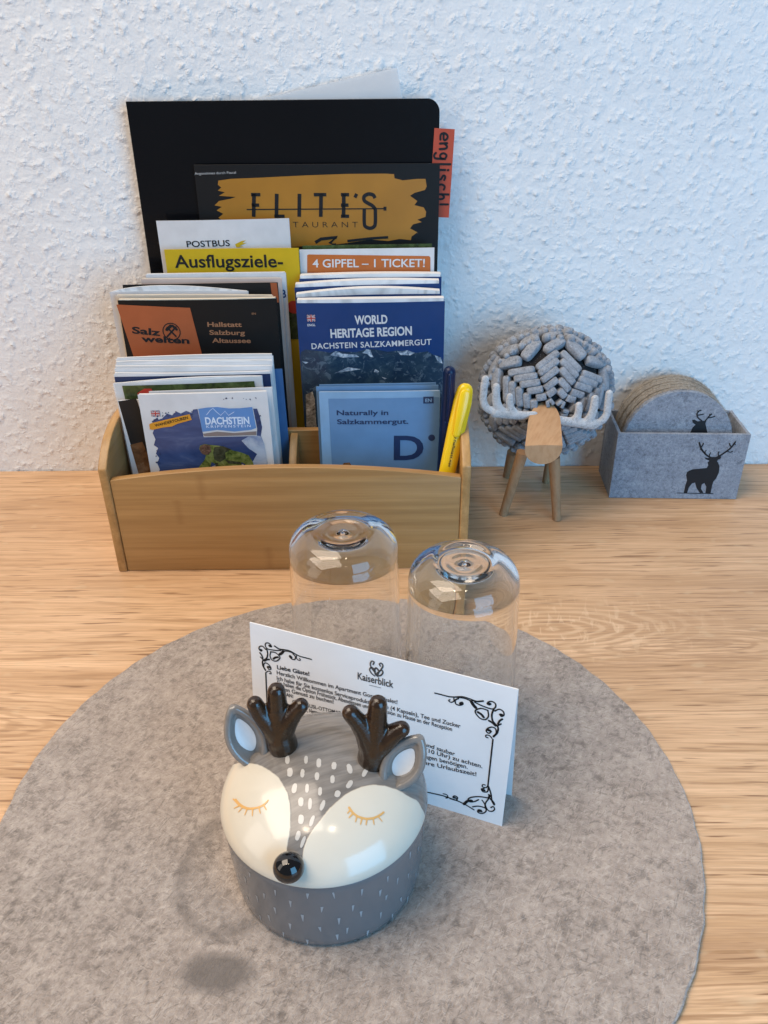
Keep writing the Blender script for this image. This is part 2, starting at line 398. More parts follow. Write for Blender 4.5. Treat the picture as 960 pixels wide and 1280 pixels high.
def fibres(g, pts, L=.0016, w=.00011, mi=0):
    """loose felt fibres standing off a cut edge; pts = (point, outward direction)"""
    R3 = lambda: Vector((random.uniform(-1, 1), random.uniform(-1, 1), random.uniform(-1, 1)))
    for p, d in pts:
        d = (d*1.0+R3()*.75).normalized(); l = L*random.uniform(.4, 1.2); q = p+d*l*.55; e = q+(d+R3()*.8).normalized()*l*.45
        x = d.cross(R3()).normalized()*w/2
        g.add([p-x, p+x, q+x*.8, q-x*.8, e], [(0, 1, 2, 3), (3, 2, 4)], mi)
ORG = {}
def link(o): COL.objects.link(o)
def finish(me, smooth, bev, weld=True, recalc=True):
    bm = bmesh.new(); bm.from_mesh(me)
    if weld: bmesh.ops.remove_doubles(bm, verts=bm.verts, dist=1e-7)
    if recalc: bmesh.ops.recalc_face_normals(bm, faces=bm.faces)
    if bev:
        es = [e for e in bm.edges if len(e.link_faces) == 2 and e.calc_face_angle(0) > .6]
        bmesh.ops.bevel(bm, geom=es, offset=bev, segments=3, affect='EDGES', profile=.5, clamp_overlap=True)
    bm.to_mesh(me); bm.free()
    if smooth:
        me.shade_smooth()
        if smooth != True: me.set_sharp_from_angle(angle=smooth)
def obj(name, g, mats, parent=None, smooth=False, bev=0, recalc=True, org=None):
    if not isinstance(mats, (list, tuple)): mats = [mats]
    og = Vector(org) if org is not None else (ORG[parent.name] if parent else Vector((0, 0, 0)))
    me = bpy.data.meshes.new(name); me.from_pydata([tuple(p-og) for p in g.v], [], g.f)
    for m in mats: me.materials.append(m)
    if len(mats) > 1: me.polygons.foreach_set('material_index', g.mi)
    finish(me, smooth, bev, recalc=recalc, weld=not g.attr)
    if g.attr:
        for an, vals in g.attr.items():
            a = me.attributes.new(an, 'FLOAT', 'POINT'); a.data.foreach_set('value', vals)
    me.name = name
    o = bpy.data.objects.new(name, me); link(o); ORG[o.name] = og
    if parent: o.parent = parent
    else: o.location = og
    return o
def thing(name, label, cat, loc, group=None):
    o = bpy.data.objects.new(name, None); link(o); o.location = loc; o.empty_display_size = .01
    o['label'] = label; o['category'] = cat
    if group: o['group'] = group
    ORG[o.name] = Vector(loc); return o

class Sheet:
    """a flat (or gently bent) sheet: s runs right, t runs down, n towards the viewer"""
    def __init__(s, O, U, V, w, h, bend=None):
        s.O, s.U, s.V = O, U.normalized(), V.normalized(); s.N = s.V.cross(s.U)
        if s.N.y > 0: s.N = -s.N
        s.w, s.h, s.bend = w, h, bend
    def P(s, a, b, n=0.0): return s.O + s.U*a + s.V*b + s.N*(n + (s.bend(a/s.w, b/s.h) if s.bend else 0))
    def uv(s, u, v):
        p = at_plane(u, v, s.O, s.N) - s.O
        # skew-safe because U and V are perpendicular
        return (p.dot(s.U), p.dot(s.V))
def block(g, S, n0, n1, s0=0, s1=None, t0=0, t1=None, ns=10, nt=8, mi=0, top=None):
    """closed slab between depths n0 < n1; top(s/w) lifts its upper edge"""
    s1 = S.w if s1 is None else s1; t1 = S.h if t1 is None else t1
    if not S.bend and not top: ns = nt = 1
    V = []; F = []
    for n in (n0, n1):
        for j in range(nt+1):
            for i in range(ns+1):
                a = s0+(s1-s0)*i/ns; tt = t0 - (top(i/ns) if top else 0); b = tt+(t1-tt)*j/nt
                V.append(S.P(a, b, n))
    M = (ns+1)*(nt+1); q = lambda i, j, k: k*M+j*(ns+1)+i
    for j in range(nt):
        for i in range(ns):
            F.append((q(i,j,0), q(i+1,j,0), q(i+1,j+1,0), q(i,j+1,0))); F.append((q(i,j,1), q(i,j+1,1), q(i+1,j+1,1), q(i+1,j,1)))
    for i in range(ns):
        F.append((q(i,0,0), q(i,0,1), q(i+1,0,1), q(i+1,0,0))); F.append((q(i,nt,0), q(i+1,nt,0), q(i+1,nt,1), q(i,nt,1)))
    for j in range(nt):
        F.append((q(0,j,0), q(0,j+1,0), q(0,j+1,1), q(0,j,1))); F.append((q(ns,j,0), q(ns,j,1), q(ns,j+1,1), q(ns,j+1,0)))
    return g.add(V, F, mi)
def poly2(g, mapf, pts, n=0.0, mi=0, sub=0.0):
    """flat printed shape from its outline"""
    tris = [tuple(t) for t in tessellate_polygon([[Vector((p[0], p[1], 0)) for p in pts]])]
    P2 = [(p[0], p[1]) for p in pts]
    if sub:
        mid = {}; work = tris; tris = []
        while work:
            t = work.pop(); L = [math.dist(P2[t[i]], P2[t[(i+1) % 3]]) for i in range(3)]; i = L.index(max(L))
            if L[i] <= sub: tris.append(t); continue
            a, b, c = t[i], t[(i+1) % 3], t[(i+2) % 3]; k = (min(a, b), max(a, b))
            if k not in mid: mid[k] = len(P2); P2.append(((P2[a][0]+P2[b][0])/2, (P2[a][1]+P2[b][1])/2))
            work += [(a, mid[k], c), (mid[k], b, c)]
    return g.add([mapf(p[0], p[1], n) for p in P2], tris, mi)
def rect(g, S, s0, t0, s1, t1, n=.00015, mi=0, k=8):
    if not S.bend: k = 1
    V = [S.P(s0+(s1-s0)*i/k, t0+(t1-t0)*j/k, n) for j in range(k+1) for i in range(k+1)]
    F = [(j*(k+1)+i, j*(k+1)+i+1, (j+1)*(k+1)+i+1, (j+1)*(k+1)+i) for j in range(k) for i in range(k)]
    return g.add(V, F, mi)
def pxpoly(g, S, pts, n=.00015, mi=0, sub=0.0):
    return poly2(g, S.P, [S.uv(*p) for p in pts], n, mi, sub or (.006 if S.bend else 0))
def stroke(g, mapf, pts, w, n=0.0, mi=0, round_=True):
    """ribbon along a polyline; w is a width or a list of widths"""
    m = len(pts); ws = w if isinstance(w, (list, tuple)) else [w]*m
    L = []; R = []
    for i in range(m):
        a = pts[max(i-1, 0)]; b = pts[min(i+1, m-1)]; dx, dy = b[0]-a[0], b[1]-a[1]; l = math.hypot(dx, dy) or 1
        ox, oy = -dy/l*ws[i]/2, dx/l*ws[i]/2
        L.append((pts[i][0]+ox, pts[i][1]+oy)); R.append((pts[i][0]-ox, pts[i][1]-oy))
    V = [mapf(p[0], p[1], n) for p in L+R]
    g.add(V, [(i, i+1, m+i+1, m+i) for i in range(m-1)], mi)
    if round_:
        for e, ww in ((pts[0], ws[0]), (pts[-1], ws[-1])):
            c = [(e[0]+math.cos(k*math.pi/4)*ww/2, e[1]+math.sin(k*math.pi/4)*ww/2) for k in range(8)]
            g.add([mapf(p[0], p[1], n*1.15) for p in c], [tuple(range(8))], mi)
    return g
def smooth2(pts, k=6):
    """Catmull-Rom through points"""
    out = []; m = len(pts)
    for i in range(m-1):
        p0, p1, p2, p3 = pts[max(i-1, 0)], pts[i], pts[i+1], pts[min(i+2, m-1)]
        for j in range(k):
            t = j/k
            out.append(tuple(.5*((2*p1[d])+(-p0[d]+p2[d])*t+(2*p0[d]-5*p1[d]+4*p2[d]-p3[d])*t*t+(-p0[d]+3*p1[d]-3*p2[d]+p3[d])*t**3) for d in range(len(p1))))
    out.append(tuple(pts[-1])); return out

_tc = {}
def glyphs(txt, bold=0.0, space=1.0):
    key = (txt, bold, space)
    if key not in _tc:
        c = bpy.data.curves.new('lettering', 'FONT'); c.body = txt; c.size = 1.0; c.offset = bold; c.resolution_u = 4; c.space_character = space
        o = bpy.data.objects.new('lettering', c); link(o)
        bpy.context.view_layer.update()
        me = bpy.data.meshes.new_from_object(o.evaluated_get(bpy.context.evaluated_depsgraph_get()))
        vs = [(v.co.x, v.co.y) for v in me.vertices]; fs = [tuple(p.vertices) for p in me.polygons]
        bpy.data.meshes.remove(me); bpy.data.objects.remove(o); bpy.data.curves.remove(c)
        x0 = min(v[0] for v in vs); x1 = max(v[0] for v in vs)
        _tc[key] = ([((x-x0)/(x1-x0), y/.70) for x, y in vs], fs)
    return _tc[key]
def text(g, S, txt, pl, pr, cap, bold=0.0, n=.00025, mi=0, slant=0.0, space=1.0, flip=False):
    """lettering whose baseline runs between two photo pixels, cap = cap height in photo pixels"""
    vs, fs = glyphs(txt, bold, space)
    a = Vector(S.uv(*pl)); b = Vector(S.uv(*pr)); e = b-a
    up = Vector((e.y, -e.x)).normalized()
    dpx = Vector((pr[0]-pl[0], pr[1]-pl[1])).normalized()
    q = Vector(S.uv(pl[0]+dpx.y*cap, pl[1]-dpx.x*cap)) - a
    H = q.length
    g.add([S.P(*(a + e*x + up*H*y + e.normalized()*slant*H*y), n) for x, y in vs], fs, mi)
    return g

def shaped(name, g, mat, parent, voxel, it=3):
    """fuse overlapping solids into one continuous skin"""
    og = ORG[parent.name]
    me = bpy.data.meshes.new('tmp'); me.from_pydata([tuple(p-og) for p in g.v], [], g.f)
    bm = bmesh.new(); bm.from_mesh(me); bmesh.ops.recalc_face_normals(bm, faces=bm.faces); bm.to_mesh(me); bm.free()
    o = bpy.data.objects.new('tmp', me); link(o)
    r = o.modifiers.new('r', 'REMESH'); r.mode = 'VOXEL'; r.voxel_size = voxel
    s = o.modifiers.new('s', 'SMOOTH'); s.iterations = it; s.factor = .5
    bpy.context.view_layer.update()
    m2 = bpy.data.meshes.new_from_object(o.evaluated_get(bpy.context.evaluated_depsgraph_get()))
    bpy.data.objects.remove(o); bpy.data.meshes.remove(me)
    m2.materials.clear(); m2.materials.append(mat); m2.shade_smooth(); m2.name = name
    q = bpy.data.objects.new(name, m2); link(q); q.parent = parent; ORG[q.name] = og
    return q

# ------------------------------------------------------------------ the setting: wall and table
g = G(); g.box((-1.1, 0, -.6), (1.1, .10, 1.3))
o = obj('wall', g, wall_mat()); o['kind'] = 'structure'
o['label'] = 'white woodchip papered wall behind the table'; o['category'] = 'wall'
g = G(); g.box((-.80, -1.0, -.030), (.80, -.0012, 0))
o = obj('table', g, OAK, bev=.001); o['kind'] = 'structure'
o['label'] = 'light oak tabletop with horizontal grain'; o['category'] = 'table'

# ------------------------------------------------------------------ round felt mat
MC = Vector((-.02457, -.40482, 0)); MR = .190; MT = .003
g = G(); n = 360
rr = [MR + .00035*math.sin(k*.9)+random.uniform(-.00018, .00018) for k in range(n)]
prof = [(1-.0006/MR, 0), (1, .0008), (1, .0022), (1-.0008/MR, MT)]
vs = []; fs = []
for q, z in prof:
    for k in range(n): a = 2*math.pi*k/n; vs.append((MC.x+rr[k]*q*math.cos(a), MC.y+rr[k]*q*math.sin(a), z))
for i in range(3):
    for k in range(n): fs.append((i*n+k, i*n+(k+1) % n, (i+1)*n+(k+1) % n, (i+1)*n+k))
fs += [tuple(range(n))[::-1], tuple(3*n+k for k in range(n))]
g.add(vs, fs)
st = at_z(272, 1216, MT)-MC; rg = at_z(240, 1090, MT)-MC; r2 = at_z(305, 1135, MT)-MC
fibres(g, [(Vector((MC.x+MR*math.cos(a), MC.y+MR*math.sin(a), random.uniform(.0004, .0029))), Vector((math.cos(a), math.sin(a), .25))) for a in [random.uniform(0, 2*math.pi) for _ in range(3200)]], .0013)
MATF = felt_mat('taupe_felt', (.215, .178, .152), (.340, .288, .252), (.455, .392, .345),
                stains=[(st.x, st.y, .0215, .0115, .55, 1.02, .85, False), (rg.x+.020, rg.y, .030, .040, 0, 0, .46, True), (r2.x+.02, r2.y+.035, .056, .058, 0, 0, .18, True)])
o = obj('felt_placemat', g, MATF, org=MC, smooth=.7)
o['label'] = 'large round taupe felt placemat with a dark oval stain'; o['category'] = 'placemat'

# ------------------------------------------------------------------ bamboo holder
HX0, HX1, HY0, HY1 = -.2162, .0618, -.1756, -.010
BT = .0068
t = thing('bamboo_holder', 'bamboo desk holder filled with brochures against the wall', 'holder', ((HX0+HX1)/2, (HY0+HY1)/2, 0))
def side(x0, x1):
    # curved top edge: low at the front, rising in a quarter sweep to the back
    top = smooth2([(HY0, .0920), (HY0+.008, .0990), (HY0+.022, .1075), (HY0+.042, .1125), (HY0+.062, .1132), (HY0+.085, .1100), (HY0+.115, .1010), (HY1, .0830)], 5)
    out = [(HY1, .0), (HY0, .0)] + [(a, b) for a, b in top]
    vs = [(x0, a, b) for a, b in out] + [(x1, a, b) for a, b in out]; m = len(out)
    fs = [tuple(range(m)), tuple(range(m, 2*m))[::-1]] + [(i, (i+1) % m, m+(i+1) % m, m+i) for i in range(m)]
    return G().add(vs, fs)
obj('side_panel', side(HX0, HX0+BT), BAMY, t, bev=.0011, smooth=.5)
obj('side_panel', side(HX1-BT, HX1), BAMY, t, bev=.0011, smooth=.5)
# front panel with an arched top
fx0, fx1 = HX0+BT+.0002, HX1-BT-.0002; fy0, fy1 = HY0+.0010, HY0+.0072
top = [(fx0+(fx1-fx0)*i/40, .0826+.0098*(1-(2*i/40-1)**2)) for i in range(41)]
out = [(fx0, 0.0002), *top, (fx1, .0002)]; m = len(out)
g = G().add([(a, fy0, b) for a, b in out]+[(a, fy1, b) for a, b in out],
            [tuple(range(m))[::-1], tuple(range(m, 2*m))]+[(i, (i+1) % m, m+(i+1) % m, m+i) for i in range(m)])
obj('front_panel', g, BAMX, t, bev=.0009, smooth=.5)
obj('back_panel', G().box((fx0, HY1-.006, .0002), (fx1, HY1-.0002, .078)), BAMX, t, bev=.0006)
obj('floor_panel', G().box((fx0, fy1+.0002, .0004), (fx1, HY1-.0064, .0056)), BAMX, t)
CBY = -.1010
obj('cross_board', G().box((fx0, CBY-.003, .0058), (fx1, CBY+.003, .0895)), BAMX, t, bev=.0006)
# short divider with a scooped top edge
dx = -.0795
dt = smooth2([(CBY-.0033, .0875), (CBY-.012, .0850), (CBY-.026, .0760), (CBY-.040, .0640), (CBY-.0595, .0560)], 5)
out = [(CBY-.0595, .0058), (CBY-.0033, .0058)] + [(a, b) for a, b in dt]; m = len(out)
g = G().add([(dx, a, b) for a, b in out]+[(dx+.0062, a, b) for a, b in out],
            [tuple(range(m)), tuple(range(m, 2*m))[::-1]]+[(i, (i+1) % m, m+(i+1) % m, m+i) for i in range(m)])
obj('divider', g, BAMY, t, bev=.0008, smooth=.5)
FLZ = .0058

# ------------------------------------------------------------------ brochures
def sheet_px(tl, tr, ytop, yfoot, bend=None, zf=FLZ):
    """sheet standing on the holder floor whose top edge runs between two photo pixels at depth ytop"""
    A = at_y(*tl, ytop); B = at_y(*tr, ytop); U = (B-A).normalized(); w = (B-A).length
    V = Vector((0, yfoot-ytop, -(A.z-zf))); V = (V - V.dot(U)*U).normalized()
    h = min((A.z-zf)/-V.z, (B.z-zf)/-V.z)
    return Sheet(A, U, V, w, h, bend)
def base(S, th): c = S.P(S.w/2, S.h, -th/2); return (c.x, c.y, FLZ)
def bulge(a, lean=0.0, dogear=0.0):
    return lambda s, t: a*math.sin(math.pi*min(max(s, 0), 1))*(1-.7*t) + lean*s*(1-t)
def booklet(name, label, tl, tr, yt, yf, th, cover, pages=PAGES, bend=None, group=None, cat='brochure', top=None, lift=0.0, back=None):
    S = sheet_px(tl, tr, yt, yf, bend)
    t = thing(name, label, cat, base(S, th), group)
    c = .00035
    obj('cover', block(G(), S, -c, 0), cover, t)
    if th > .0011:
        obj('pages', block(G(), S, -th+c+.0001, -c-.0001, .0008, S.w-.0008, -lift+.0006, S.h-.0004, top=top, ns=14), pages, t)
        obj('back_cover', block(G(), S, -th, -th+c, 0, S.w, .0004, S.h), back or cover, t)
    return t, S

# -- clear plastic sleeve, black folder, black menu at the very back
S = sheet_px((312, 129), (497, 86), -.0085, -.0185)
S = sheet_px((300, 127), (497, 84), -.0085, -.0185)
A = at_y(318, 126, -.0085); B = at_y(496, 85, -.0085)
S = Sheet(A, (B-A), Vector((0.12, -.03, -1)) - Vector((0.12, -.03, -1)).dot((B-A).normalized())*(B-A).normalized(), (B-A).length, .20)
t = thing('plastic_sleeve', 'clear plastic sleeve poking up tilted behind the black folder', 'sleeve', S.P(S.w/2, S.h))
obj('front_film', block(G(), S, -.0003, 0), SLEEVE, t)
obj('back_film', block(G(), S, -.0013, -.0010, 0, S.w+.0005, -.0004, S.h), SLEEVE, t)

S = sheet_px((157, 127), (550, 123), -.0145, -.0225)
t = thing('black_folder', 'large glossy black folder with a rounded corner, tallest in the holder', 'folder', base(S, .002))
def rcorner(S, r, n0, n1):
    pts = [(0, S.h), (0, 0), (S.w-r, 0)] + [(S.w-r+r*math.sin(a), r-r*math.cos(a)) for a in [k*math.pi/20 for k in range(1, 11)]] + [(S.w, S.h)]
    m = len(pts); g = G()
    g.add([S.P(a, b, n1) for a, b in pts]+[S.P(a, b, n0) for a, b in pts], [tuple(range(m)), tuple(range(m, 2*m))[::-1]]+[(i, (i+1) % m, m+(i+1) % m, m+i) for i in range(m)])
    return g
obj('cover', rcorner(S, .0095, -.0010, 0), BLACKG, t, bev=.0002)
obj('back_cover', rcorner(S, .0095, -.0032, -.0024), BLACKG, t)
# red index tab with handwriting
T0 = Sheet(S.P(0, 0, .0003), S.U, S.V, S.w, S.h)
q = [T0.uv(*p) for p in ((543, 160), (568.5, 161.5), (561, 272), (536, 271))]
g = G(); m = 4
g.add([T0.P(a, b, .0002) for a, b in q]+[T0.P(a, b, -.0002) for a, b in q], [(0, 1, 2, 3), (7, 6, 5, 4)]+[(i, (i+1) % 4, 4+(i+1) % 4, 4+i) for i in range(4)])
tab = obj('index_tab', g, REDTAB, t); tab['label'] = 'orange red index tab with handwritten lettering'
g = G()
HW = {  # handwriting strokes, x along the word, y up, letter height 1
 'e': [[(.05,.45),(.6,.5),(.55,.85),(.25,.95),(.02,.55),(.15,.1),(.6,.08)]],
 'n': [[(0,.95),(.05,.05)],[(.03,.6),(.3,.95),(.5,.75),(.55,.05)]],
 'g': [[(.5,.8),(.2,.95),(.02,.55),(.2,.15),(.5,.35),(.52,.9),(.5,-.4),(.2,-.6),(.0,-.4)]],
 'l': [[(.1,1.5),(.12,.05)]], 'i': [[(.1,.9),(.12,.05)],[(.1,1.3),(.12,1.22)]],
 's': [[(.5,.85),(.2,.95),(.1,.7),(.45,.4),(.4,.1),(.02,.1)]],
 'c': [[(.5,.85),(.2,.95),(.02,.5),(.2,.08),(.55,.15)]],
 'h': [[(.05,1.5),(.06,.05)],[(.06,.6),(.3,.95),(.5,.7),(.52,.05)]],
 '!': [[(.1,1.5),(.12,.5)],[(.12,.15),(.13,.05)]]}
bx, by = 547.5, 167.0
a0 = Vector(T0.uv(548.5, 166)); a1 = Vector(T0.uv(543.5, 262)); dirv = (a1-a0).normalized(); upv = Vector((-dirv.y, dirv.x))
if upv.x < 0: upv = -upv
x = 0.0; hh = .0066
for ch in 'englisch!':
    ww = .75 if ch not in 'li!' else .38
    for sk in HW[ch]:
        pts = smooth2(sk, 4)
        stroke(g, T0.P, [tuple(a0 + dirv*(x+px_*hh*1.2) + upv*(py_*hh*.95+.0010)) for px_, py_ in pts], .00165, .00040)
    x += (ww+.16)*hh*1.20
obj('lettering', g, INK, tab)

S = sheet_px((242, 206), (550, 204), -.0205, -.0275)
t = thing('restaurant_menu', 'matt black restaurant menu with ochre brush stroke logo', 'menu', base(S, .001))
obj('cover', block(G(), S, -.0012, 0), paint('matt_black_card', (.009, .009, .0095), .5, .25), t, bev=.0002)
zz = lambda x, y: (230+x*350/960, 190+y*350/960)
bp = [(118,98),(160,92),(260,88),(420,80),(560,75),(690,74),(720,76),(722,90),(750,97),(800,92),(828,92),(832,118),(826,130),(790,140),(775,150),(800,168),(790,182),(822,190),(830,205),(828,222),(800,232),(815,240),(785,248),(775,262),(800,275),(780,290),(778,302),(740,298),(700,305),(640,300),(560,312),(510,318),(420,322),(360,326),(250,330),(150,330),(120,310),(140,290),(105,270),(120,250),(140,240),(118,225),(135,212),(112,200),(130,188),(105,183),(120,168),(160,160),(178,154),(120,150),(140,138),(116,132),(128,122),(116,112)]
pr = obj('brush_print', pxpoly(G(), S, [zz(*p) for p in bp], .00015), GOLD, t)
g = G()
def capstroke(pts, w=.0026): stroke(g, S.P, [S.uv(*zz(*p)) for p in pts], w, .00030, round_=False)
for x in (240, 318, 396, 470, 548): capstroke([(x, 143), (x-1, 222)], .0030)
capstroke([(230,146),(262,146)]); capstroke([(232,182),(258,182)])
capstroke([(310,220),(345,220)])
capstroke([(445,146),(488,146)])
capstroke([(538,146),(566,146)]); capstroke([(538,182),(564,182)]); capstroke([(538,220),(566,220)])
capstroke([(592,143),(586,156)])
capstroke(smooth2([(655,158),(648,147),(632,144),(618,152),(618,166),(630,175),(646,184),(656,196)], 5), .0028)
capstroke(smooth2([(618,196),(618,240),(622,255),(638,261),(652,255),(656,240),(656,196)], 5), .0028)
capstroke([(215,197),(690,194)], .0009); capstroke([(684,194),(694,194)], .0030)
text(g, S, 'RESTAURANT', zz(290, 258), zz(596, 258), 7.0, -.010, .00030, space=1.6)
capstroke([(450,310),(470,298),(525,292),(500,312),(520,318)], .0025); capstroke([(560,305),(640,296),(700,292)], .0020)
obj('lettering', g, INK, pr)
g = G(); text(g, S, 'Angenehmes durch Pascal', (243.5, 218.5), (295, 217), 3.2, 0, .0002)
obj('small_lettering', g, paint('grey_white_print', (.42, .42, .42), .5), t)

# -- POSTBUS timetable, yellow excursion guide
t, S = booklet('bus_timetable', 'white bus timetable, tallest leaflet in front of the folder', (195, 276), (361, 273), -.0335, -.0395, .0016, WHITE, bend=bulge(.0016, -.0008))
g = G(); text(g, S, 'POSTBUS', (234, 308.5), (288, 307), 7.5, .012); obj('lettering', g, INK, t)
g = G(); pxpoly(g, S, [(294, 305), (302, 301), (308, 300), (303, 303.5), (309, 303), (300, 307), (305, 308), (296, 309)], .0002); obj('post_emblem', g, YELLOW, t)
t, S = booklet('excursion_guide', 'yellow excursion booklet with bold black heading', (205, 312), (373, 310), -.0430, -.0470, .0026, YELLOW, bend=bulge(-.0012))
g = G(); text(g, S, 'Ausflugsziele-', (219, 334.5), (354, 334), 15.5, .016); obj('lettering', g, INK, t)
g = G(); c = S.uv(367, 384); poly2(g, S.P, [(c[0]+.0050*math.cos(a*.3142), c[1]+.0055*math.sin(a*.3142)) for a in range(20)], .0002)
obj('red_badge', g, REDC, t)
g = G(); rect(g, S, S.w-.014, .050, S.w-.0015, .075, .0002); obj('lower_print', g, GREENP, t)

# -- right back: ticket leaflets and the blue heritage booklets
t, S = booklet('meadow_leaflet', 'leaflet with green photo edge just above the orange ticket banner', (378, 307), (540, 304.5), -.0350, -.0400, .0009, GREENP)
t, S = booklet('ticket_leaflet', 'white leaflet with an orange ticket banner across its top', (374, 312), (543, 309.5), -.0400, -.0450, .0013, WHITE)
g = G(); pxpoly(g, S, [(384, 319), (386, 318), (536.5, 320), (538, 322), (538, 341), (384, 341)], .00018); b = obj('banner', g, ORANGE2, t)
g = G(); text(g, S, '4 GIPFEL – 1 TICKET!', (391, 334), (531, 333.5), 10, .014, .00035); obj('lettering', g, WHITE, b)
for i, (tl, tr, yt, yf, cv, lb) in enumerate([
        ((374, 348.5), (552, 346), -.0505, -.0520, BLUEC, 'blue booklet hindmost in the stack of heritage booklets'),
        ((368, 359.5), (550, 354.5), -.0595, -.0610, BLUEC, 'blue booklet second from the back of the heritage stack'),
        ((369, 372), (551, 367.5), -.0690, -.0700, BLUEC, 'blue booklet right behind the front heritage booklet')]):
    amp = [.0008, .0016, .0030][i]
    booklet('heritage_booklet', lb, tl, tr, yt, yf, .0072, cv, bend=bulge(-amp), group='blue heritage booklets', lift=.0030, top=(lambda s, a=amp: a*.9*math.sin(math.pi*s)))
t, S = booklet('heritage_booklet', 'front blue heritage booklet with white title and mountain photo', (370, 379), (556, 376), -.0790, -.0800, .0070, BLUEC, bend=bulge(.0016, .0010), group='blue heritage booklets', lift=.0030, top=lambda s: .0006*math.sin(math.pi*s))
g = G()
pz6 = lambda x, y: (370+x*190/960, 375+y*190/960)
ridge = [(20,400),(30,330),(60,312),(110,316),(170,322),(215,330),(250,318),(310,322),(380,325),(430,310),(470,303),(520,310),(580,322),(640,314),(700,318),(760,330),(830,320),(870,345),(905,350),(928,380)]
R = [S.uv(*pz6(x, y)) for x, y in ridge]; R[0] = (.0003, R[1][1]+.004); R[-1] = (S.w-.0003, R[-1][1])
poly2(g, S.P, R+[(S.w-.0003, S.h*.72), (.0003, S.h*.72)], .00014, 0, .006)
mt = obj('mountain_print', g, MOUNT, t)
g = G()
for pl in ([(215,345),(250,318),(300,335),(380,340),(400,355),(300,360),(240,350)], [(420,330),(445,305),(470,310),(480,340),(492,358),(470,355),(450,335)], [(640,320),(700,312),(750,330),(720,345),(660,342)],
           [(875,345),(915,360),(925,400),(895,385)], [(500,430),(525,445),(515,458),(492,450)], [(240,460),(330,420),(410,432),(330,445)], [(35,385),(80,392),(60,402)], [(540,480),(575,490),(560,496)]):
    pxpoly(g, S, [pz6(*p) for p in pl], .00026)
obj('snow_print', g, SNOWY, mt)
g = G(); z3 = lambda x, y: (340+x/3.5556, 330+y/3.5556)
pxpoly(g, S, [z3(*p) for p in [(150,580),(180,566),(190,600),(196,700),(205,760),(215,905),(160,905),(155,760)]], .00026); obj('rock_print', g, ROCKP, mt)
g = G(); pxpoly(g, S, [z3(*p) for p in [(165,775),(185,765),(196,780),(200,820),(180,840),(162,820)]], .0004); obj('figure_print', g, NAVY, mt)
g = G()
text(g, S, 'WORLD', pz6(372, 148), pz6(578, 142), 10.6, .030)
text(g, S, 'HERITAGE REGION', pz6(220, 235), pz6(732, 215), 10.6, .030)
text(g, S, 'DACHSTEIN SALZKAMMERGUT', pz6(100, 307), pz6(855, 277), 7.0, .016, .0004, space=1.08)
obj('lettering', g, WHITE, t)
def union_flag(S, px, parent, n=.0003):
    """small Union flag between four pixel corners"""
    (x0, y0), (x1, y1) = px
    a = Vector(S.uv(x0, y0)); b = Vector(S.uv(x1, y1)); w = b.x-a.x; h = b.y-a.y; g = G()
    rect(g, S, a.x, a.y, b.x, b.y, n, 0)
    def bar(p, q, wd, dn, mi): stroke(g, S.P, [(a.x+p[0]*w, a.y+p[1]*h), (a.x+q[0]*w, a.y+q[1]*h)], wd*h, n+dn, mi, False)
    bar((.04, .06), (.96, .94), .20, .00008, 1); bar((.04, .94), (.96, .06), .20, .00010, 1)
    bar((.04, .06), (.96, .94), .08, .00014, 2); bar((.04, .94), (.96, .06), .08, .00016, 2)
    bar((.5, 0), (.5, 1), .34, .00020, 1); bar((0, .5), (1, .5), .34, .00022, 1)
    bar((.5, 0), (.5, 1), .20, .00026, 2); bar((0, .5), (1, .5), .20, .00028, 2)
    return obj('union_flag', g, [NAVY, WHITE, REDC], parent)
union_flag(S, ((383.5, 393), (394.5, 401.5)), t)
g = G(); text(g, S, 'ENGL', (384.5, 407.5), (394.5, 407), 2.8, .02); obj('small_lettering', g, WHITE, t)

# -- left back: salt mine brochure with more leaflets behind
t, S = booklet('travel_leaflet', 'pale leaflet hindmost in the left stack before the yellow booklet', (182, 343.5), (357, 341), -.0530, -.0560, .0024, WHITE, lift=.0012)
g = G(); text(g, S, 'B', (352, 372), (358, 372), 10, .02); obj('lettering', g, BLUEC, t)
t, S = booklet('travel_leaflet', 'pink edged leaflet second from the back of the left stack', (176, 349), (352, 348), -.0570, -.0590, .0018, PINK, PAGESC, lift=.0010)
t, S = booklet('travel_leaflet', 'dark leaflet with an orange corner in the left stack', (153, 356), (347, 353), -.0615, -.0640, .0016, DARKP, PAGES)
g = G(); pxpoly(g, S, [(338, 353.5), (346, 353.5), (349, 378), (341, 378)], .0002); obj('corner_print', g, ORANGE, t)
t, S = booklet('travel_leaflet', 'white leaflet with a curled top behind the charcoal brochure', (137, 365), (310, 364), -.0665, -.0690, .0022, WHITE, PAGES, bend=bulge(-.0030), lift=.0006, top=lambda s: .0040*math.sin(math.pi*s**.7))
t, S = booklet('travel_leaflet', 'cream edged leaflet touching the back of the charcoal brochure', (145, 369.5), (341, 369.5), -.0720, -.0750, .0024, CREAM, PAGESC, bend=bulge(-.0010), lift=.0010)
t, S = booklet('salt_mine_brochure', 'charcoal brochure with an orange square and copper lettering', (147, 375.5), (345, 373.5), -.0805, -.0850, .0042, SALZB, PAGESC, bend=bulge(.0018, -.0008), lift=.0012)
g = G(); z1 = lambda x, y: (130+x/4, 340+y/4)
pxpoly(g, S, [z1(62, 162), z1(432, 176), z1(500, 440), z1(155, 440)], .00035, sub=.004); sq = obj('orange_square', g, ORANGE, t)
g = G()
text(g, S, 'Salz', z1(142, 304), z1(284, 316), 8.0, .030, .00055); text(g, S, 'welten', z1(190, 346), z1(430, 354), 7.6, .030, .00055)
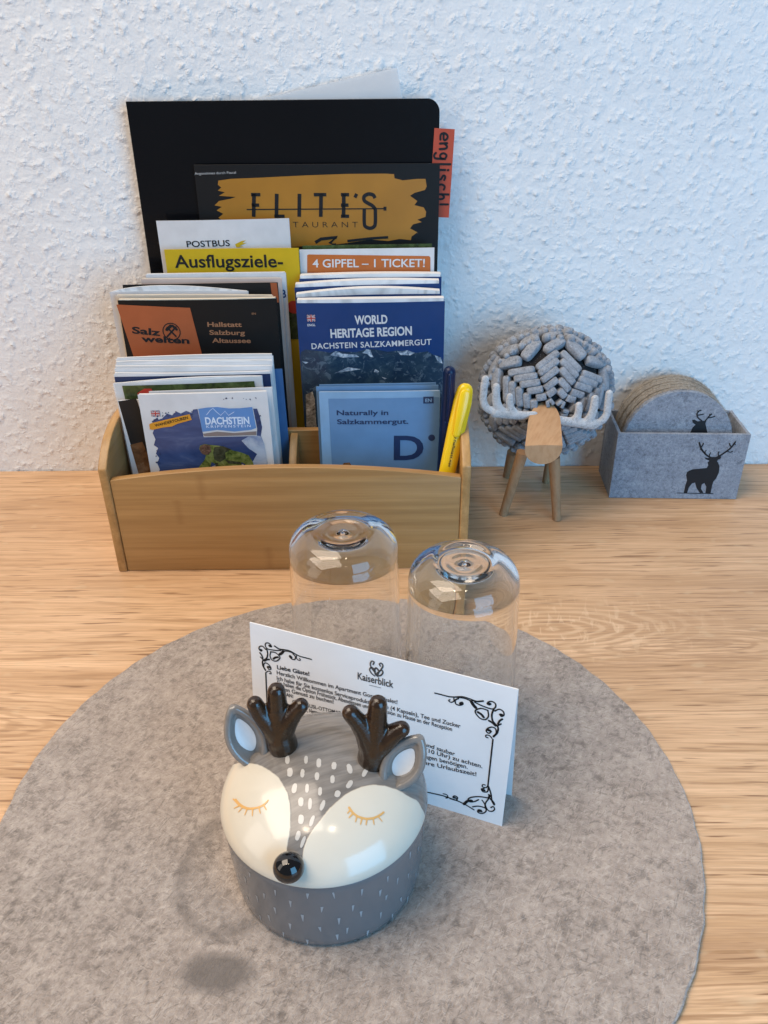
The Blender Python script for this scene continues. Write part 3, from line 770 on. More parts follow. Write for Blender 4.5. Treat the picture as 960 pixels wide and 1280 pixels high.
c = S.uv(*z1(340, 295)); stroke(g, S.P, [(c[0]+.0068*math.cos(a*.2618), c[1]+.0068*math.sin(a*.2618)) for a in range(25)], .0008, .00055, round_=False)
for a, b in (((318, 274), (362, 318)), ((362, 272), (318, 320))): stroke(g, S.P, [S.uv(*z1(*a)), S.uv(*z1(*b))], .0013, .0006)
stroke(g, S.P, [S.uv(*z1(316, 285)), S.uv(*z1(336, 266))], .0024, .00062); stroke(g, S.P, [S.uv(*z1(345, 266)), S.uv(*z1(366, 284))], .0020, .00062)
obj('lettering', g, INK, sq)
g = G()
text(g, S, 'Hallstatt', z1(520, 270), z1(690, 272), 5.6, .022, .0004); text(g, S, 'Salzburg', z1(530, 310), z1(706, 313), 5.6, .022, .0004); text(g, S, 'Altaussee', z1(543, 350), z1(735, 353), 5.6, .022, .0004)
obj('copper_lettering', g, COPPER, t)
g = G(); text(g, S, 'EN', z1(740, 212), z1(760, 212), 2.4, .01, .0004); obj('small_lettering', g, COPPER, t)

# -- front left: white stack, green and food leaflets, hiking brochure
booklet('trail_leaflet', 'light blue leaflet peeping out right of the white leaflet stack', (250, 464), (352.5, 461), -.1060, -.1120, .0016, BLUET)
for i, (tl, tr, yt, lb) in enumerate([
        ((145, 449), (341, 445), -.1090, 'white leaflet hindmost of the white edged stack'),
        ((144, 455), (341, 451), -.1120, 'white leaflet second from the back of the white edged stack'),
        ((143, 461), (340, 457), -.1152, 'white leaflet second from the front of the white edged stack'),
        ((142, 468), (338, 464), -.1186, 'white leaflet with navy lower edge at the front of the white edged stack')]):
    t, S = booklet('town_leaflet', lb, tl, tr, yt, yt-.006, .0026, WHITE, group='white edged leaflets', bend=bulge(.0006*(i % 2)), lift=.0014, top=lambda s, i=i: .0012*math.sin(2.5*s+i))
    if i == 3:
        g = G(); a = S.uv(142, 471); rect(g, S, .0003, a[1], S.w-.0003, S.h*.6, .0002); obj('navy_print', g, NAVY, t)
t, S = booklet('meadow_booklet', 'booklet in a clear wavy cover with dark green photo', (141, 479), (327, 470), -.1235, -.1330, .0030, SLEEVE, bend=bulge(.0012), top=lambda s: .0022*math.sin(3.0*s), back=WHITE)
g = G(); a = S.uv(150, 482); b = S.uv(318, 476)
poly2(g, S.P, [(.007, a[1]), (b[0], b[1]), (b[0]+.002, S.h*.8), (.010, S.h*.8)], .0006, sub=.006); gp = obj('photo_print', g, GREENP, t)
g = G(); pxpoly(g, S, [(172, 491), (181, 485), (190, 485), (193, 491), (188, 497), (176, 497)], .0009); obj('red_print', g, REDC, gp)
t, S = booklet('food_leaflet', 'dark leaflet with a brown food photo left of the hiking brochure', (147, 501), (300, 493), -.1330, -.1425, .0030, WHITE)
g = G(); z2 = lambda x, y: (110+x*.30208, 330+y*.30208)
pxpoly(g, S, [z2(*p) for p in [(125,568),(200,556),(300,850),(215,880)]], .00018); dk = obj('dark_print', g, DARKP, t)
g = G(); pxpoly(g, S, [z2(*p) for p in [(175,748),(225,735),(290,880),(215,885)]], .0003); obj('food_print', g, BROWNP, dk)
t, S = booklet('hiking_brochure', 'slim white brochure nestling at the back of the hiking brochure', (186, 489.5), (340, 484), -.1380, -.1480, .0024, WHITE, group='hiking brochures')
t, S = booklet('hiking_brochure', 'front hiking brochure with climber in green and orange banner', (172, 493.5), (334, 489), -.1440, -.1540, .0030, WHITE, bend=bulge(.0010, .0010), group='hiking brochures', lift=.0008)
zb = lambda x, y: (180+x*.17708, 480+y*.17708)
sky = [(62,345),(80,300),(55,262),(95,235),(105,250),(130,240),(165,205),(200,218),(230,190),(262,205),(300,185),(340,200),(350,175),(385,172),(560,170),(800,170),(820,230),(835,300),(826,360),(850,420),(870,560),(880,640),(100,650),(112,600),(95,560),(108,520),(85,490),(100,450),(70,430),(82,390)]
g = G(); pxpoly(g, S, [zb(*p) for p in sky], .00018, sub=.005); sk = obj('sky_print', g, SKYP, t)
g = G(); pxpoly(g, S, [zb(*p) for p in [(690,395),(740,365),(800,360),(826,365),(850,420),(868,540),(878,620),(700,610),(760,560),(800,490),(740,450)]], .0003, sub=.005); obj('cloud_print', g, CLOUDP, sk)
g = G(); pxpoly(g, S, [zb(*p) for p in [(105,645),(180,620),(260,605),(330,600),(370,610),(470,585),(520,560),(560,600),(700,560),(730,600),(800,590),(875,600),(880,660),(100,660)]], .00032, sub=.005); obj('rock_print', g, ROCKP, sk)
g = G()
pxpoly(g, S, [zb(*p) for p in [(392,455),(398,430),(430,418),(480,425),(530,430),(580,440),(625,462),(690,478),(740,498),(770,545),(785,600),(740,600),(715,560),(690,545),(690,600),(520,610),(505,560),(480,545),(470,580),(440,610),(370,612),(395,575),(430,530),(440,500),(410,485)]], .00045, sub=.004)
cl = obj('climber_print', g, JACKET, sk)
g = G()
pxpoly(g, S, [zb(*p) for p in [(396,440),(425,420),(470,428),(478,470),(458,494),(420,492),(400,470)]], .0006)
obj('head_print', g, HEADP, cl)
g = G()
pxpoly(g, S, [zb(*p) for p in [(500,440),(560,432),(620,455),(575,480),(580,520),(540,545),(500,530),(490,480)]], .0006)
pxpoly(g, S, [zb(*p) for p in [(505,550),(525,552),(530,606),(512,606)]], .0006); pxpoly(g, S, [zb(*p) for p in [(575,530),(680,545),(690,560),(600,556)]], .0006)
obj('pack_print', g, PACK, cl)
g = G()
pxpoly(g, S, [zb(*p) for p in [(380,165),(440,155),(520,150),(600,160),(680,158),(768,150),(800,310),(798,362),(425,370)]], .00035); fr = obj('panel_edge', g, WHITE, t)
g = G(); pxpoly(g, S, [zb(*p) for p in [(386,170),(450,160),(520,156),(600,166),(680,165),(766,157),(794,305),(760,318),(640,330),(520,318),(415,332)]], .00055); pn = obj('blue_panel', g, BLUEPAN, fr)
g = G(); pxpoly(g, S, [zb(*p) for p in [(420,345),(520,330),(640,340),(796,328),(796,356),(428,364)]], .00055); obj('panel_stripe', g, paint('grey_brown_print', (.22, .18, .17), .4), fr)
g = G(); text(g, S, 'DACHSTEIN', zb(438, 278), zb(748, 275), 8.6, .030, .0007); text(g, S, 'KRIPPENSTEIN', zb(444, 303), zb(756, 298), 3.0, .012, .0007, space=1.35)
for pts in ([(445,212),(470,180),(490,165),(515,190),(545,215),(575,185),(600,215),(640,190)],): stroke(g, S.P, [S.uv(*zb(*p)) for p in pts], .0004, .0007, round_=False)
obj('lettering', g, paint('pale_blue_print', (.62, .72, .86), .4), pn)
g = G(); pxpoly(g, S, [zb(*p) for p in [(38,282),(60,272),(200,238),(325,208),(340,248),(240,276),(200,296),(130,305),(60,322),(42,318)]], .00035); bn = obj('banner', g, paint('amber_print', (.62, .27, .02), .4), t)
g = G(); text(g, S, 'WANDERTOUREN', zb(82, 300), zb(316, 240), 3.4, .02, .0005); obj('lettering', g, INK, bn)
union_flag(S, (zb(48, 186), zb(118, 226)), t)
random.seed(3)
for (x0, x1, y0, y1, k) in ((60, 360, 185, 260, 34), (800, 830, 180, 330, 16), (560, 800, 92, 104, 8), (85, 120, 440, 560, 8)):
    g = G()
    for i in range(k):
        cx, cy = random.uniform(x0, x1), random.uniform(y0, y1); r = random.uniform(3, 9)
        pxpoly(g, S, [zb(cx+r*random.uniform(.3, 1.4)*math.cos(a), cy+r*random.uniform(.3, 1.2)*math.sin(a)) for a in (0, 1.2, 2.3, 3.5, 4.8)], .00028)
    obj('ink_splash', g, NAVY, t)

# -- front right: pale blue booklets
for tl, tr, yt, lb in (((399, 481), (545, 478.5), -.1180, 'pale blue booklet hindmost of the three small blue booklets'), ((395, 483.5), (548, 481.5), -.1215, 'pale blue booklet sandwiched between two like it')):
    booklet('regional_booklet', lb, tl, tr, yt, yt-.008, .0024, BLUEM, PAGES, group='small pale blue booklets')
t, S = booklet('regional_booklet', 'front pale blue booklet with a large navy letter', (398.5, 490), (550, 488), -.1265, -.1360, .0030, BLUEL, PAGES, bend=bulge(.0008, .0006), group='small pale blue booklets')
zd = lambda x, y: (340+x*.28125, 330+y*.28125)
g = G(); pxpoly(g, S, [zd(250, 598), zd(742, 590), zd(742, 960), zd(270, 960)], .00018); pn = obj('cover_panel', g, BLUEM, t)
g = G()
text(g, S, 'Naturally in', zd(288, 670), zd(517, 668), 6.0, .018, .0004); text(g, S, 'Salzkammergut.', zd(290, 710), zd(606, 707), 6.0, .018, .0004)
text(g, S, 'D', zd(541, 866), zd(672, 866), 29.5, .022, .0004)
c = S.uv(*zd(709, 770)); poly2(g, S.P, [(c[0]+.0027*math.cos(a*.3), c[1]+.0027*math.sin(a*.3)) for a in range(21)], .0004)
pxpoly(g, S, [zd(672, 588), zd(718, 587), zd(718, 617), zd(672, 618)], .0004)
obj('lettering', g, NAVY, pn)
g = G(); text(g, S, 'EN', zd(681, 611), zd(709, 610), 4.2, .02, .0007); obj('small_lettering', g, BLUEL, pn)
g = G(); pxpoly(g, S, [zd(*p) for p in [(310,895),(320,882),(345,880),(355,895),(380,905),(400,908),(402,930),(300,930)]], .0005); obj('figure_print', g, BROWNP, pn)

# -- pens
def pen(name, label, top, bot, ytop, ybot, r, flat, mat, zf):
    A = at_y(*top, ytop); B = at_y(*bot, ybot); d = (B-A).normalized(); L = (A.z-zf)/-d.z
    E_ = A+d*L
    t = thing(name, label, 'pen', E_)
    nn = Vector((0, -1, 0)); nn = (nn - nn.dot(d)*d).normalized()
    return t, A, E_, d, nn
t, A, B, d, nn = pen('yellow_pen', 'flat yellow promotional pen leaning at the right end of the holder', (581, 489), (558.5, 592), -.1420, -.1560, .0062, .5, YELPEN, FLZ+.004)
g = G(); pts = [A+(B-A)*k for k in (0, .06, .25, .5, .8, 1)]
g.tube([p for p in pts], [.0062, .0072, .0068, .0064, .0060, .0058], 20, flat=(nn, .62)); obj('barrel', g, YELPEN, t, smooth=True)
g = G(); cr = d.cross(nn).normalized()
g.tube([A+nn*.0048+d*.002, A+nn*.0060+d*.014, A+nn*.0052+d*.032], [.0042, .0040, .0028], 14, flat=(nn, .25)); obj('clip', g, YELPEN, t, smooth=True)
PS = Sheet(A+nn*.0055, -cr if (-cr).z < 0 else cr, d, .01, .1)
g = G()
vs, fs = glyphs('www.hallstatt.net', .012)
q0 = A+d*.026+nn*.0047; q1 = A+d*.0585+nn*.0045; e = q1-q0; up = cr if cr.x > 0 else -cr
g.add([q0+e*x+up*(y*.0020-.0010) for x, y in vs], fs); obj('lettering', g, INK, t)
t, A, B, d, nn = pen('blue_pen', 'dark blue pen upright behind the yellow pen', (562, 465), (556, 560), -.1400, -.1420, .005, 1, DKBLUE, FLZ+.004)
g = G(); g.tube([A, A+(B-A)*.3, B], [.0046, .0052, .0050], 18); obj('barrel', g, DKBLUE, t, smooth=True)
g = G(); g.tube([A-nn*-.0050+d*.001, A+nn*.0058+d*.014, A+nn*.0054+d*.036], [.0017, .0016, .0012], 10); obj('clip', g, DKBLUE, t, smooth=True)

# ------------------------------------------------------------------ two upturned tumblers
def tumbler(label, cx, cy, H, r0, r1):
    t = thing('glass_tumbler', label, 'glass', (cx, cy, MT), 'upturned tumblers')
    w = .0019
    R_ = .0140; tb = .0056
    outer = [(r1-.0004, .0003), (r1, .0012)] + [(r1+(r0-r1)*k/10, .0012+(H-R_-.0012)*k/10) for k in range(1, 11)]
    sh = [(r0-R_*(1-math.cos(a)), H-R_+R_*math.sin(a)) for a in [k*math.pi/28 for k in range(1, 14)]]
    top = [(r0-R_-.0012, H-.0003), (.0150, H-.0010), (.0125, H-.0015), (.0098, H-.0018), (.0090, H-.00168), (.0080, H-.00170), (.0072, H-.0019), (.0040, H-.0020), (.0001, H-.0020)]
    zi = H-tb; q_ = R_-w+.0012
    ins = [(.0001, zi-.0022), (.0070, zi-.0020), (.0120, zi-.0013), (.0150, zi-.0007), (r0-w-q_-.0006, zi-.0002)]
    ins += [(r0-w-q_*(1-math.sin(a)), zi-q_*1.05*(1-math.cos(a))) for a in [k*math.pi/24 for k in range(1, 13)]]
    zb_ = ins[-1][1]
    ii = [(r0-w+(r1-r0)*k/10, zb_-(zb_-.0010)*k/10) for k in range(1, 11)]
    prof = outer+sh+top+ins+ii+[(r1-w+.0003, .0003)]
    g = G(); n = 96
    vs = []; fs = []; m = len(prof)
    for r, z in prof:
        for k in range(n): a = 2*math.pi*k/n; vs.append((cx+r*math.cos(a), cy+r*math.sin(a), MT+z))
    for i in range(m):
        j = (i+1) % m
        for k in range(n): fs.append((i*n+k, i*n+(k+1) % n, j*n+(k+1) % n, j*n+k))
    g.add(vs, fs)
    o = obj('glass_body', g, GLASS, t, smooth=True)
    return t
tumbler('upturned clear glass tumbler standing left, nearer the bamboo holder', -.0262, -.3200, .1265, .0315, .0345)
tumbler('upturned clear glass tumbler standing right, close behind the card', .0408, -.3510, .1255, .0304, .0335)

# ------------------------------------------------------------------ tent card
FR = at_z(631, 1034, MT); BR = at_z(641, 998, MT)
AY = (FR.y+BR.y)/2
AR = at_y(648, 862, AY+.0005); AL = at_z(312, 778, AR.z); 
U = (AR-AL).normalized(); w = (AR-AL).length
V = (FR-AR); V = (V - V.dot(U)*U).normalized(); h = (AR.z-MT)/-V.z
CS = Sheet(AL, U, V, w, h)
V2 = Vector((-U.y, U.x, 0))*.0115 + Vector((0, 0, -(AR.z-MT))); h2 = V2.length
CB = Sheet(AL, U, V2, w, h2)
t = thing('tent_card', 'white folded welcome card with black scroll corners and text', 'card', CS.P(w/2, h))
obj('front_panel', block(G(), CS, -.0003, 0, ns=1, nt=1), WHITE2, t)
g = G()
nb = Vector((U.y, -U.x, 0))
g.add([CB.O-nb*.0003, CB.O+U*w-nb*.0003, CB.O+U*w+CB.V*h2-nb*.0003, CB.O+CB.V*h2-nb*.0003, CB.O-nb*.0006, CB.O+U*w-nb*.0006, CB.O+U*w+CB.V*h2-nb*.0006, CB.O+CB.V*h2-nb*.0006],
      [(0, 1, 2, 3), (7, 6, 5, 4), (0, 4, 5, 1), (1, 5, 6, 2), (2, 6, 7, 3), (3, 7, 4, 0)])
obj('back_panel', g, WHITE2, t)
g = G()
zk = lambda x, y: (500+x/6, 850+y/6)
TR = [([(262,97),(315,110),(370,124),(430,128),(490,138),(540,160)],8), ([(400,127),(470,124),(530,142),(575,160)],7), ([(545,150),(580,160),(625,156)],10), ([(535,160),(550,185),(568,205)],18),
  ([(440,138),(416,150),(420,178),(448,188),(472,180),(468,166),(452,170)],8), ([(452,176),(462,178)],14), ([(405,135),(404,158),(382,166),(366,154),(376,146)],7),
  ([(560,165),(600,185),(650,205),(695,216),(718,200),(715,175),(690,160),(665,163),(655,178),(672,186)],8), ([(662,176),(676,178)],16),
  ([(705,216),(690,255),(694,300),(716,330),(736,355),(730,395),(702,424)],10), ([(712,232),(745,218),(775,236),(780,262),(760,272),(748,256)],8), ([(756,258),(768,262)],14),
  ([(735,330),(748,306),(768,292)],11), ([(728,345),(745,335),(760,328)],8), ([(662,228),(610,212),(568,226),(570,250),(600,285),(640,296),(664,270),(660,232)],8), ([(585,240),(612,258),(628,278)],14),
  ([(668,304),(694,320),(716,342)],12), ([(700,420),(722,398),(716,364),(688,352),(656,364),(648,384),(668,398),(686,384)],8), ([(660,374),(676,378)],15), ([(690,436),(672,416),(648,412),(644,426),(660,432)],7)]
BRC = [([(660,790),(646,806),(618,798),(622,784),(640,786)],7), ([(664,800),(656,836),(622,836),(612,816),(632,812)],8), ([(618,824),(634,826)],13), ([(664,796),(682,850),(690,905),(706,935)],9), ([(680,890),(700,915),(708,930)],12),
  ([(664,884),(600,874),(540,878),(512,892),(522,912),(560,910),(590,896)],8), ([(165,832),(240,848),(320,866),(390,890),(470,922),(555,972)],8), ([(480,930),(510,906),(540,905)],16), ([(325,852),(352,860),(360,880),(345,884)],7),
  ([(376,888),(420,900),(432,880),(410,868),(398,878)],8), ([(402,880),(420,884)],12), ([(545,950),(590,945),(640,960),(644,985),(615,1000),(584,990),(590,972),(610,976)],8), ([(590,982),(612,984)],13),
  ([(640,960),(636,930),(616,900)],8), ([(665,890),(640,930),(660,975),(690,984),(710,968),(700,948),(682,956)],8), ([(664,884),(672,870),(668,860)],12)]
gl = G(); gb = G()
for pts, wd in TR + BRC:
    q = [CS.uv(*zk(*p)) for p in smooth2(pts, 5)]; top_ = (pts, wd) in TR
    stroke(g if top_ else gb, CS.P, q, wd*.000098, .00015)
    if top_: stroke(gl, CS.P, [(.0030+(CS.w-a-.0030)*.88, .0060+(b-.0060)*.88) for a, b in q], wd*.000090, .00015)
for gg in (g, gl, gb): obj('scroll_corner', gg, INK, t)
g = G()
e0 = CS.uv(*zk(698, 440)); e3 = CS.uv(*zk(660, 792))
for pp_, wd in (([e0, e3], .00085), ([(.0030+(CS.w-e0[0]-.0030)*.88, .0060+(e0[1]-.0060)*.88), (.0030+(CS.w-e3[0]-.0030)*.9, e3[1])], .00085)):
    g = G(); stroke(g, CS.P, pp_, wd, .00015, round_=False); obj('border_line', g, INK, t)
g = G()
zc = lambda x, y: (330+x*190/960, 790+y*190/960)
zk = lambda x, y: (500+x/6, 850+y/6)
zm = lambda x, y: (300+x*.375, 770+y*.375)
def line(txt, pl, pr, cap=4.5, b=.012): text(g, CS, txt, pl, pr, cap, b, .0002)
line('Liebe Gäste!', zc(84, 232), zc(288, 276), 4.6, .024)
line('Herzlich Willkommen im Apartment Gosau-Chalet!', zc(82, 266), zm(525, 293))
line('Ich habe für Sie kostenlos Serviceprodukte Kaffee (4 Kapseln), Tee und Zucker', zc(82, 300), zm(735, 373))
line('Sie haben die Option Frühstück, Abendessen und Halbpension zu Hause an der Reception', zc(84, 328), zm(707, 383))
line('einen Genuss zu buchen!', zc(92, 362), zc(440, 452))
line('WLAN:', zc(100, 395), zc(186, 416), 4.2, .016)
line('Gast: HAUSL-OTTOMAR', zc(180, 450), zc(490, 524), 4.2, .01)
line('Kaiserblick, Netzwerk im Haus', zc(170, 480), zc(470, 548))
line('Bitte halten Sie das Apartment rein und sauber', (412, 893), zk(412, 568))
line('und bitten Sie, auf die Abreise um (10 Uhr) zu achten.', (412, 905), zk(618, 660))
line('Handtücher, wenn Sie welche nach Tagen benötigen.', (412, 917), zk(508, 665))
line('Wir wünschen alles Gute für Ihre Urlaubszeit!', (412, 928), zk(574, 720))
obj('lettering', g, paint('text_ink', (.035, .035, .045), .6, .3), t)
g = G(); text(g, CS, 'Kaiserblick', zc(592, 296), zc(818, 352), 8.2, .016, .0002)
def curl(pts, wd): stroke(g, CS.P, [CS.uv(*zc(*p)) for p in smooth2(pts, 5)], wd, .0002)
curl([(700,276),(680,260),(668,236),(680,222),(694,232),(704,250)], .0008); curl([(716,278),(740,272),(752,254),(744,240),(730,248),(722,262)], .0008)
curl([(700,252),(684,232),(672,205),(680,184),(696,188),(690,204)], .0008); curl([(722,256),(740,236),(752,212),(742,196),(730,202),(736,214)], .0008)
curl([(696,238),(710,226),(726,244)], .0010); curl([(704,262),(712,272),(720,264)], .0012); curl([(702,236),(700,254),(712,262),(722,252)], .0008)
stroke(g, CS.P, [CS.uv(*zc(664, 334)), CS.uv(*zc(740, 352))], .00025, .0002, round_=False)
obj('crest', g, INKG, t)

# ------------------------------------------------------------------ ceramic deer jar
JC = Vector((-.0325, -.4440, 0)); JR = .0503; ZS = .0535
t = thing('deer_jar', 'grey ceramic deer head jar with brown antlers in front of card', 'jar', (JC.x, JC.y, MT))
body_prof = [(.0005, MT+.0003), (.0430, MT+.0003), (.0455, MT+.0010), (.0468, MT+.0030), (.0474, MT+.008)] + [(.0474+.0021*k/10, MT+.008+(ZS-.0020-MT-.008)*k/10) for k in range(1, 11)] + [(.0488, ZS-.0008), (.0478, ZS-.0006), (.0005, ZS-.0006)]
g = G(); g.lathe(body_prof, (JC.x, JC.y, 0), 128); body = obj('jar_body', g, BODYGL, t, smooth=.9)
g = G(); random.seed(11)
def bmap(a, z):
    # wall radius at height z
    r = .0474+.0021*(z-MT-.008)/(ZS-.0020-MT-.008)
    return Vector((JC.x+(r+.00012)*math.cos(a), JC.y+(r+.00012)*math.sin(a), z))
for row, z in enumerate((.047, .038, .029, .020, .0125)):
    for k in range(22):
        a = 2*math.pi*(k+.5*(row % 2))/22 + random.uniform(-.05, .05); zz_ = z+random.uniform(-.0025, .0025)
        L_ = random.uniform(.0036, .0056); w0 = random.uniform(.0008, .0014); pts = []; m = 7
        lean = random.uniform(-.012, .012)
        ring = []
        for i in range(m):
            f = i/(m-1); ww = w0*(1-f)**.8+.00008; ring.append((a+lean*f, zz_-L_*f, ww))
        vs = [bmap(x-q/.049*.5, z_) for x, z_, q in ring]+[bmap(x+q/.049*.5, z_) for x, z_, q in ring]
        g.add(vs, [(i, i+1, m+i+1, m+i) for i in range(m-1)])
obj('brush_marks', g, BODYMK, body)
# lid: a dome, analytic so that painted shapes can be laid on it
HL = .0255
def lid_z(x, y):
    dx, dy = x-JC.x, y-JC.y; r = min(math.hypot(dx, dy)/JR, 1.0)
    b = dy/JR
    hh = HL*(1+.10*b - .10*b*b)
    z = ZS + hh*(max(0, 1-r**2.3))**.56
    # shallow step behind the antlers
    return z
def lid_hit(u, v):
    d = ray(u, v); k0 = (ZS+.034-CAM.z)/d.z; k1 = (ZS-CAM.z)/d.z
    best = None
    for i in range(401):
        p = CAM + d*(k0+(k1-k0)*i/400)
        if math.hypot(p.x-JC.x, p.y-JC.y) <= JR and p.z <= lid_z(p.x, p.y): return p
    p = CAM + d*k1
    q = Vector((p.x-JC.x, p.y-JC.y, 0))
    if q.length > JR*.999: q = q.normalized()*JR*.999
    return Vector((JC.x+q.x, JC.y+q.y, lid_z(JC.x+q.x, JC.y+q.y)))
def lid_n(x, y):
    e = .0004; q = Vector((x-JC.x, y-JC.y)); 
    if q.length > JR*.96: q = q.normalized()*JR*.96
    x, y = JC.x+q.x, JC.y+q.y
    return Vector((-(lid_z(x+e, y)-lid_z(x-e, y))/(2*e), -(lid_z(x, y+e)-lid_z(x, y-e))/(2*e), 1)).normalized()
zf = lambda x, y: (250+x*.3125, 840+y*.3125)
def plan(pts): return [(p.x, p.y) for p in (lid_hit(*zf(*q)) for q in pts)]
Lc = plan(smooth2([(118,392),(135,370),(180,364),(240,374),(300,410),(340,462),(360,530),(362,600),(356,660),(348,700),(345,740)], 5))
Rc = plan(smooth2([(405,770),(418,700),(440,650),(480,595),(530,535),(590,485),(650,460),(710,452),(780,468),(840,500),(872,520),(887,545)], 5))
far = lambda p, k=1.25: (JC.x+(p[0]-JC.x)*k, JC.y+(p[1]-JC.y)*k)
aL = math.atan2(Lc[0][1]-JC.y, Lc[0][0]-JC.x); aR = math.atan2(Rc[-1][1]-JC.y, Rc[-1][0]-JC.x)
if aL < 0: aL += 2*math.pi
arc = [(JC.x+.066*math.cos(a), JC.y+.066*math.sin(a)) for a in [aR-(aR+2*math.pi-aL)*k/40 for k in range(41)]]
CP = Lc + Rc + arc
def inside(p, P):
    c = False; j = len(P)-1
    for i in range(len(P)):
        if (P[i][1] > p[1]) != (P[j][1] > p[1]) and p[0] < (P[j][0]-P[i][0])*(p[1]-P[i][1])/(P[j][1]-P[i][1])+P[i][0]: c = not c
        j = i
    return c
def sdist(p, P):
    best = 1e9
    for i in range(len(P)):
        ax, ay = P[i]; bx, by = P[(i+1) % len(P)]; dx, dy = bx-ax, by-ay; L2 = dx*dx+dy*dy or 1e-12
        k = max(0, min(1, ((p[0]-ax)*dx+(p[1]-ay)*dy)/L2)); best = min(best, math.hypot(p[0]-ax-k*dx, p[1]-ay-k*dy))
    return best if inside(p, P) else -best
g = G(); nr, na = 56, 144; vals = []
vs = []; fs = []
def lidpt(i, k):
    ph = (i/nr)*math.pi/2; r = JR*math.sin(ph)**.92; a = 2*math.pi*k/na
    return (JC.x+r*math.cos(a), JC.y+r*math.sin(a))
for i in range(nr+1):
    for k in range(na):
        x, y = lidpt(i, k); vs.append((x, y, lid_z(x, y) if i < nr else ZS)); vals.append(sdist((x, y), CP))
for k in range(na):
    a = 2*math.pi*k/na; vs.append((JC.x+(JR-.0006)*math.cos(a), JC.y+(JR-.0006)*math.sin(a), ZS-.0004)); vals.append(vals[nr*na+k])
for i in range(nr+1):
    for k in range(na): fs.append((i*na+k, (i+1)*na+k, (i+1)*na+(k+1) % na, i*na+(k+1) % na))
fs.append(tuple((nr+1)*na+k for k in range(na)))
g.add(vs, fs); g.attr = {'face_mask': vals}
m = N('lid_glaze')
at = m.n('ShaderNodeAttribute', attribute_name='face_mask'); v = m.coords()
ed = m.math('ADD', at.outputs['Fac'], m.math('MULTIPLY', m.math('SUBTRACT', m.noise(v, 260, 3), .5), .0009))
fac = m.n('ShaderNodeMapRange'); m.l(ed, fac.inputs[0]); fac.inputs[1].default_value = -.00025; fac.inputs[2].default_value = .00025
br = m.noise(m.coords((60, 420, 60), rot=(0, 0, -.35)), 1.0, 3)
grey = m.ramp(br, [(.35, (.155, .142, .130)), (.65, (.235, .216, .198))])
cream = m.ramp(m.noise(v, 30, 2), [(.3, (.60, .555, .46)), (.7, (.65, .605, .515))])
m.fin(m.mix(fac.outputs[0], grey, cream), .15, m.bump(m.math('ADD', fac.outputs[0], m.noise(v, 60, 2)), .35, .0005), Specular_IOR_Level=.42, Coat_Weight=.22, Coat_Roughness=.05)
lid = obj('jar_lid', g, m.m, t, smooth=True)
def on_lid(off): 
    def f(x, y, n=0.0):
        return Vector((x, y, lid_z(x, y))) + lid_n(x, y)*(off+n)
    return f
# forehead spots
g = G()
spots = [(350,352,14,34),(424,352,12,32),(475,365,16,36),(536,376,16,30),(598,388,16,40),(360,402,18,36),(410,406,13,34),(468,418,14,32),(530,430,14,32),(660,402,14,40),(378,466,16,40),(428,466,12,36),(480,478,13,34),(550,488,18,28),(598,450,16,36),(404,520,17,36),(440,528,12,46),(490,534,13,44),(404,590,18,38),(448,596,12,46),(392,655,15,40),(412,680,11,50)]
tilt = {4: -.3, 9: .5, 10: .25, 14: .6, 13: .3, 17: .35, 19: .35, 20: .25, 21: .35}
random.seed(5)
for i, (x, y, w_, h_) in enumerate(spots):
    ta = tilt.get(i, .05)
    pts = []
    for k in range(18):
        a = 2*math.pi*k/18; ex = w_*.5*math.copysign(abs(math.cos(a))**.8, math.cos(a)); ey = h_*.5*math.copysign(abs(math.sin(a))**.8, math.sin(a))
        ex *= 1.25+random.uniform(-.12, .12)
        pts.append((x+ex*math.cos(ta)-ey*math.sin(ta), y+ex*math.sin(ta)+ey*math.cos(ta)))
    pp = plan(pts); cx = sum(p[0] for p in pp)/18; cy = sum(p[1] for p in pp)/18
    F = on_lid(.00016); g.add([F(cx, cy)]+[F(*p) for p in pp], [(0, 1+k, 1+(k+1) % 18) for k in range(18)])
obj('forehead_spots', g, SPOTGL, lid, smooth=True)
# closed eyes
def eye(arc_, lashes):
    g = G(); F = on_lid(.00020)
    def st(pts, w0, w1):
        pp = plan(smooth2(pts, 5)); n_ = len(pp); stroke(g, F, pp, [w0+(w1-w0)*i/(n_-1) for i in range(n_)], 0)
    st(arc_, .0011, .0007)
    for a, b in lashes: st([a, ((a[0]+b[0])/2, (a[1]+b[1])/2), b], .00075, .0004)
    return obj('closed_eye', g, GOLDGL, lid)
eye([(142,512),(160,532),(185,545),(210,547),(240,540),(260,528),(273,514)], [((150,524),(133,508)),((160,534),(138,545)),((172,541),(155,560)),((190,546),(180,572)),((212,547),(210,576)),((236,541),(242,566)),((254,532),(266,552))])
eye([(597,544),(610,562),(630,578),(660,587),(690,586),(715,576),(735,562)], [((602,552),(590,566)),((612,566),(596,584)),((628,578),(622,600)),((648,585),(642,610)),((668,587),(664,612)),((692,586),(696,610)),((712,578),(728,598))])
# nose
NC = lid_hit(364, 1082); nn_ = lid_n(NC.x, NC.y)
NP = at_y(363, 1079, NC.y-.002)
g = G(); g.ell(NC+nn_*.0038, Vector((0, 0, .0067)), Vector((.0069, 0, 0)), Vector((0, .0066, 0)), 28, 18); obj('nose', g, BLACKGL, lid, smooth=True)
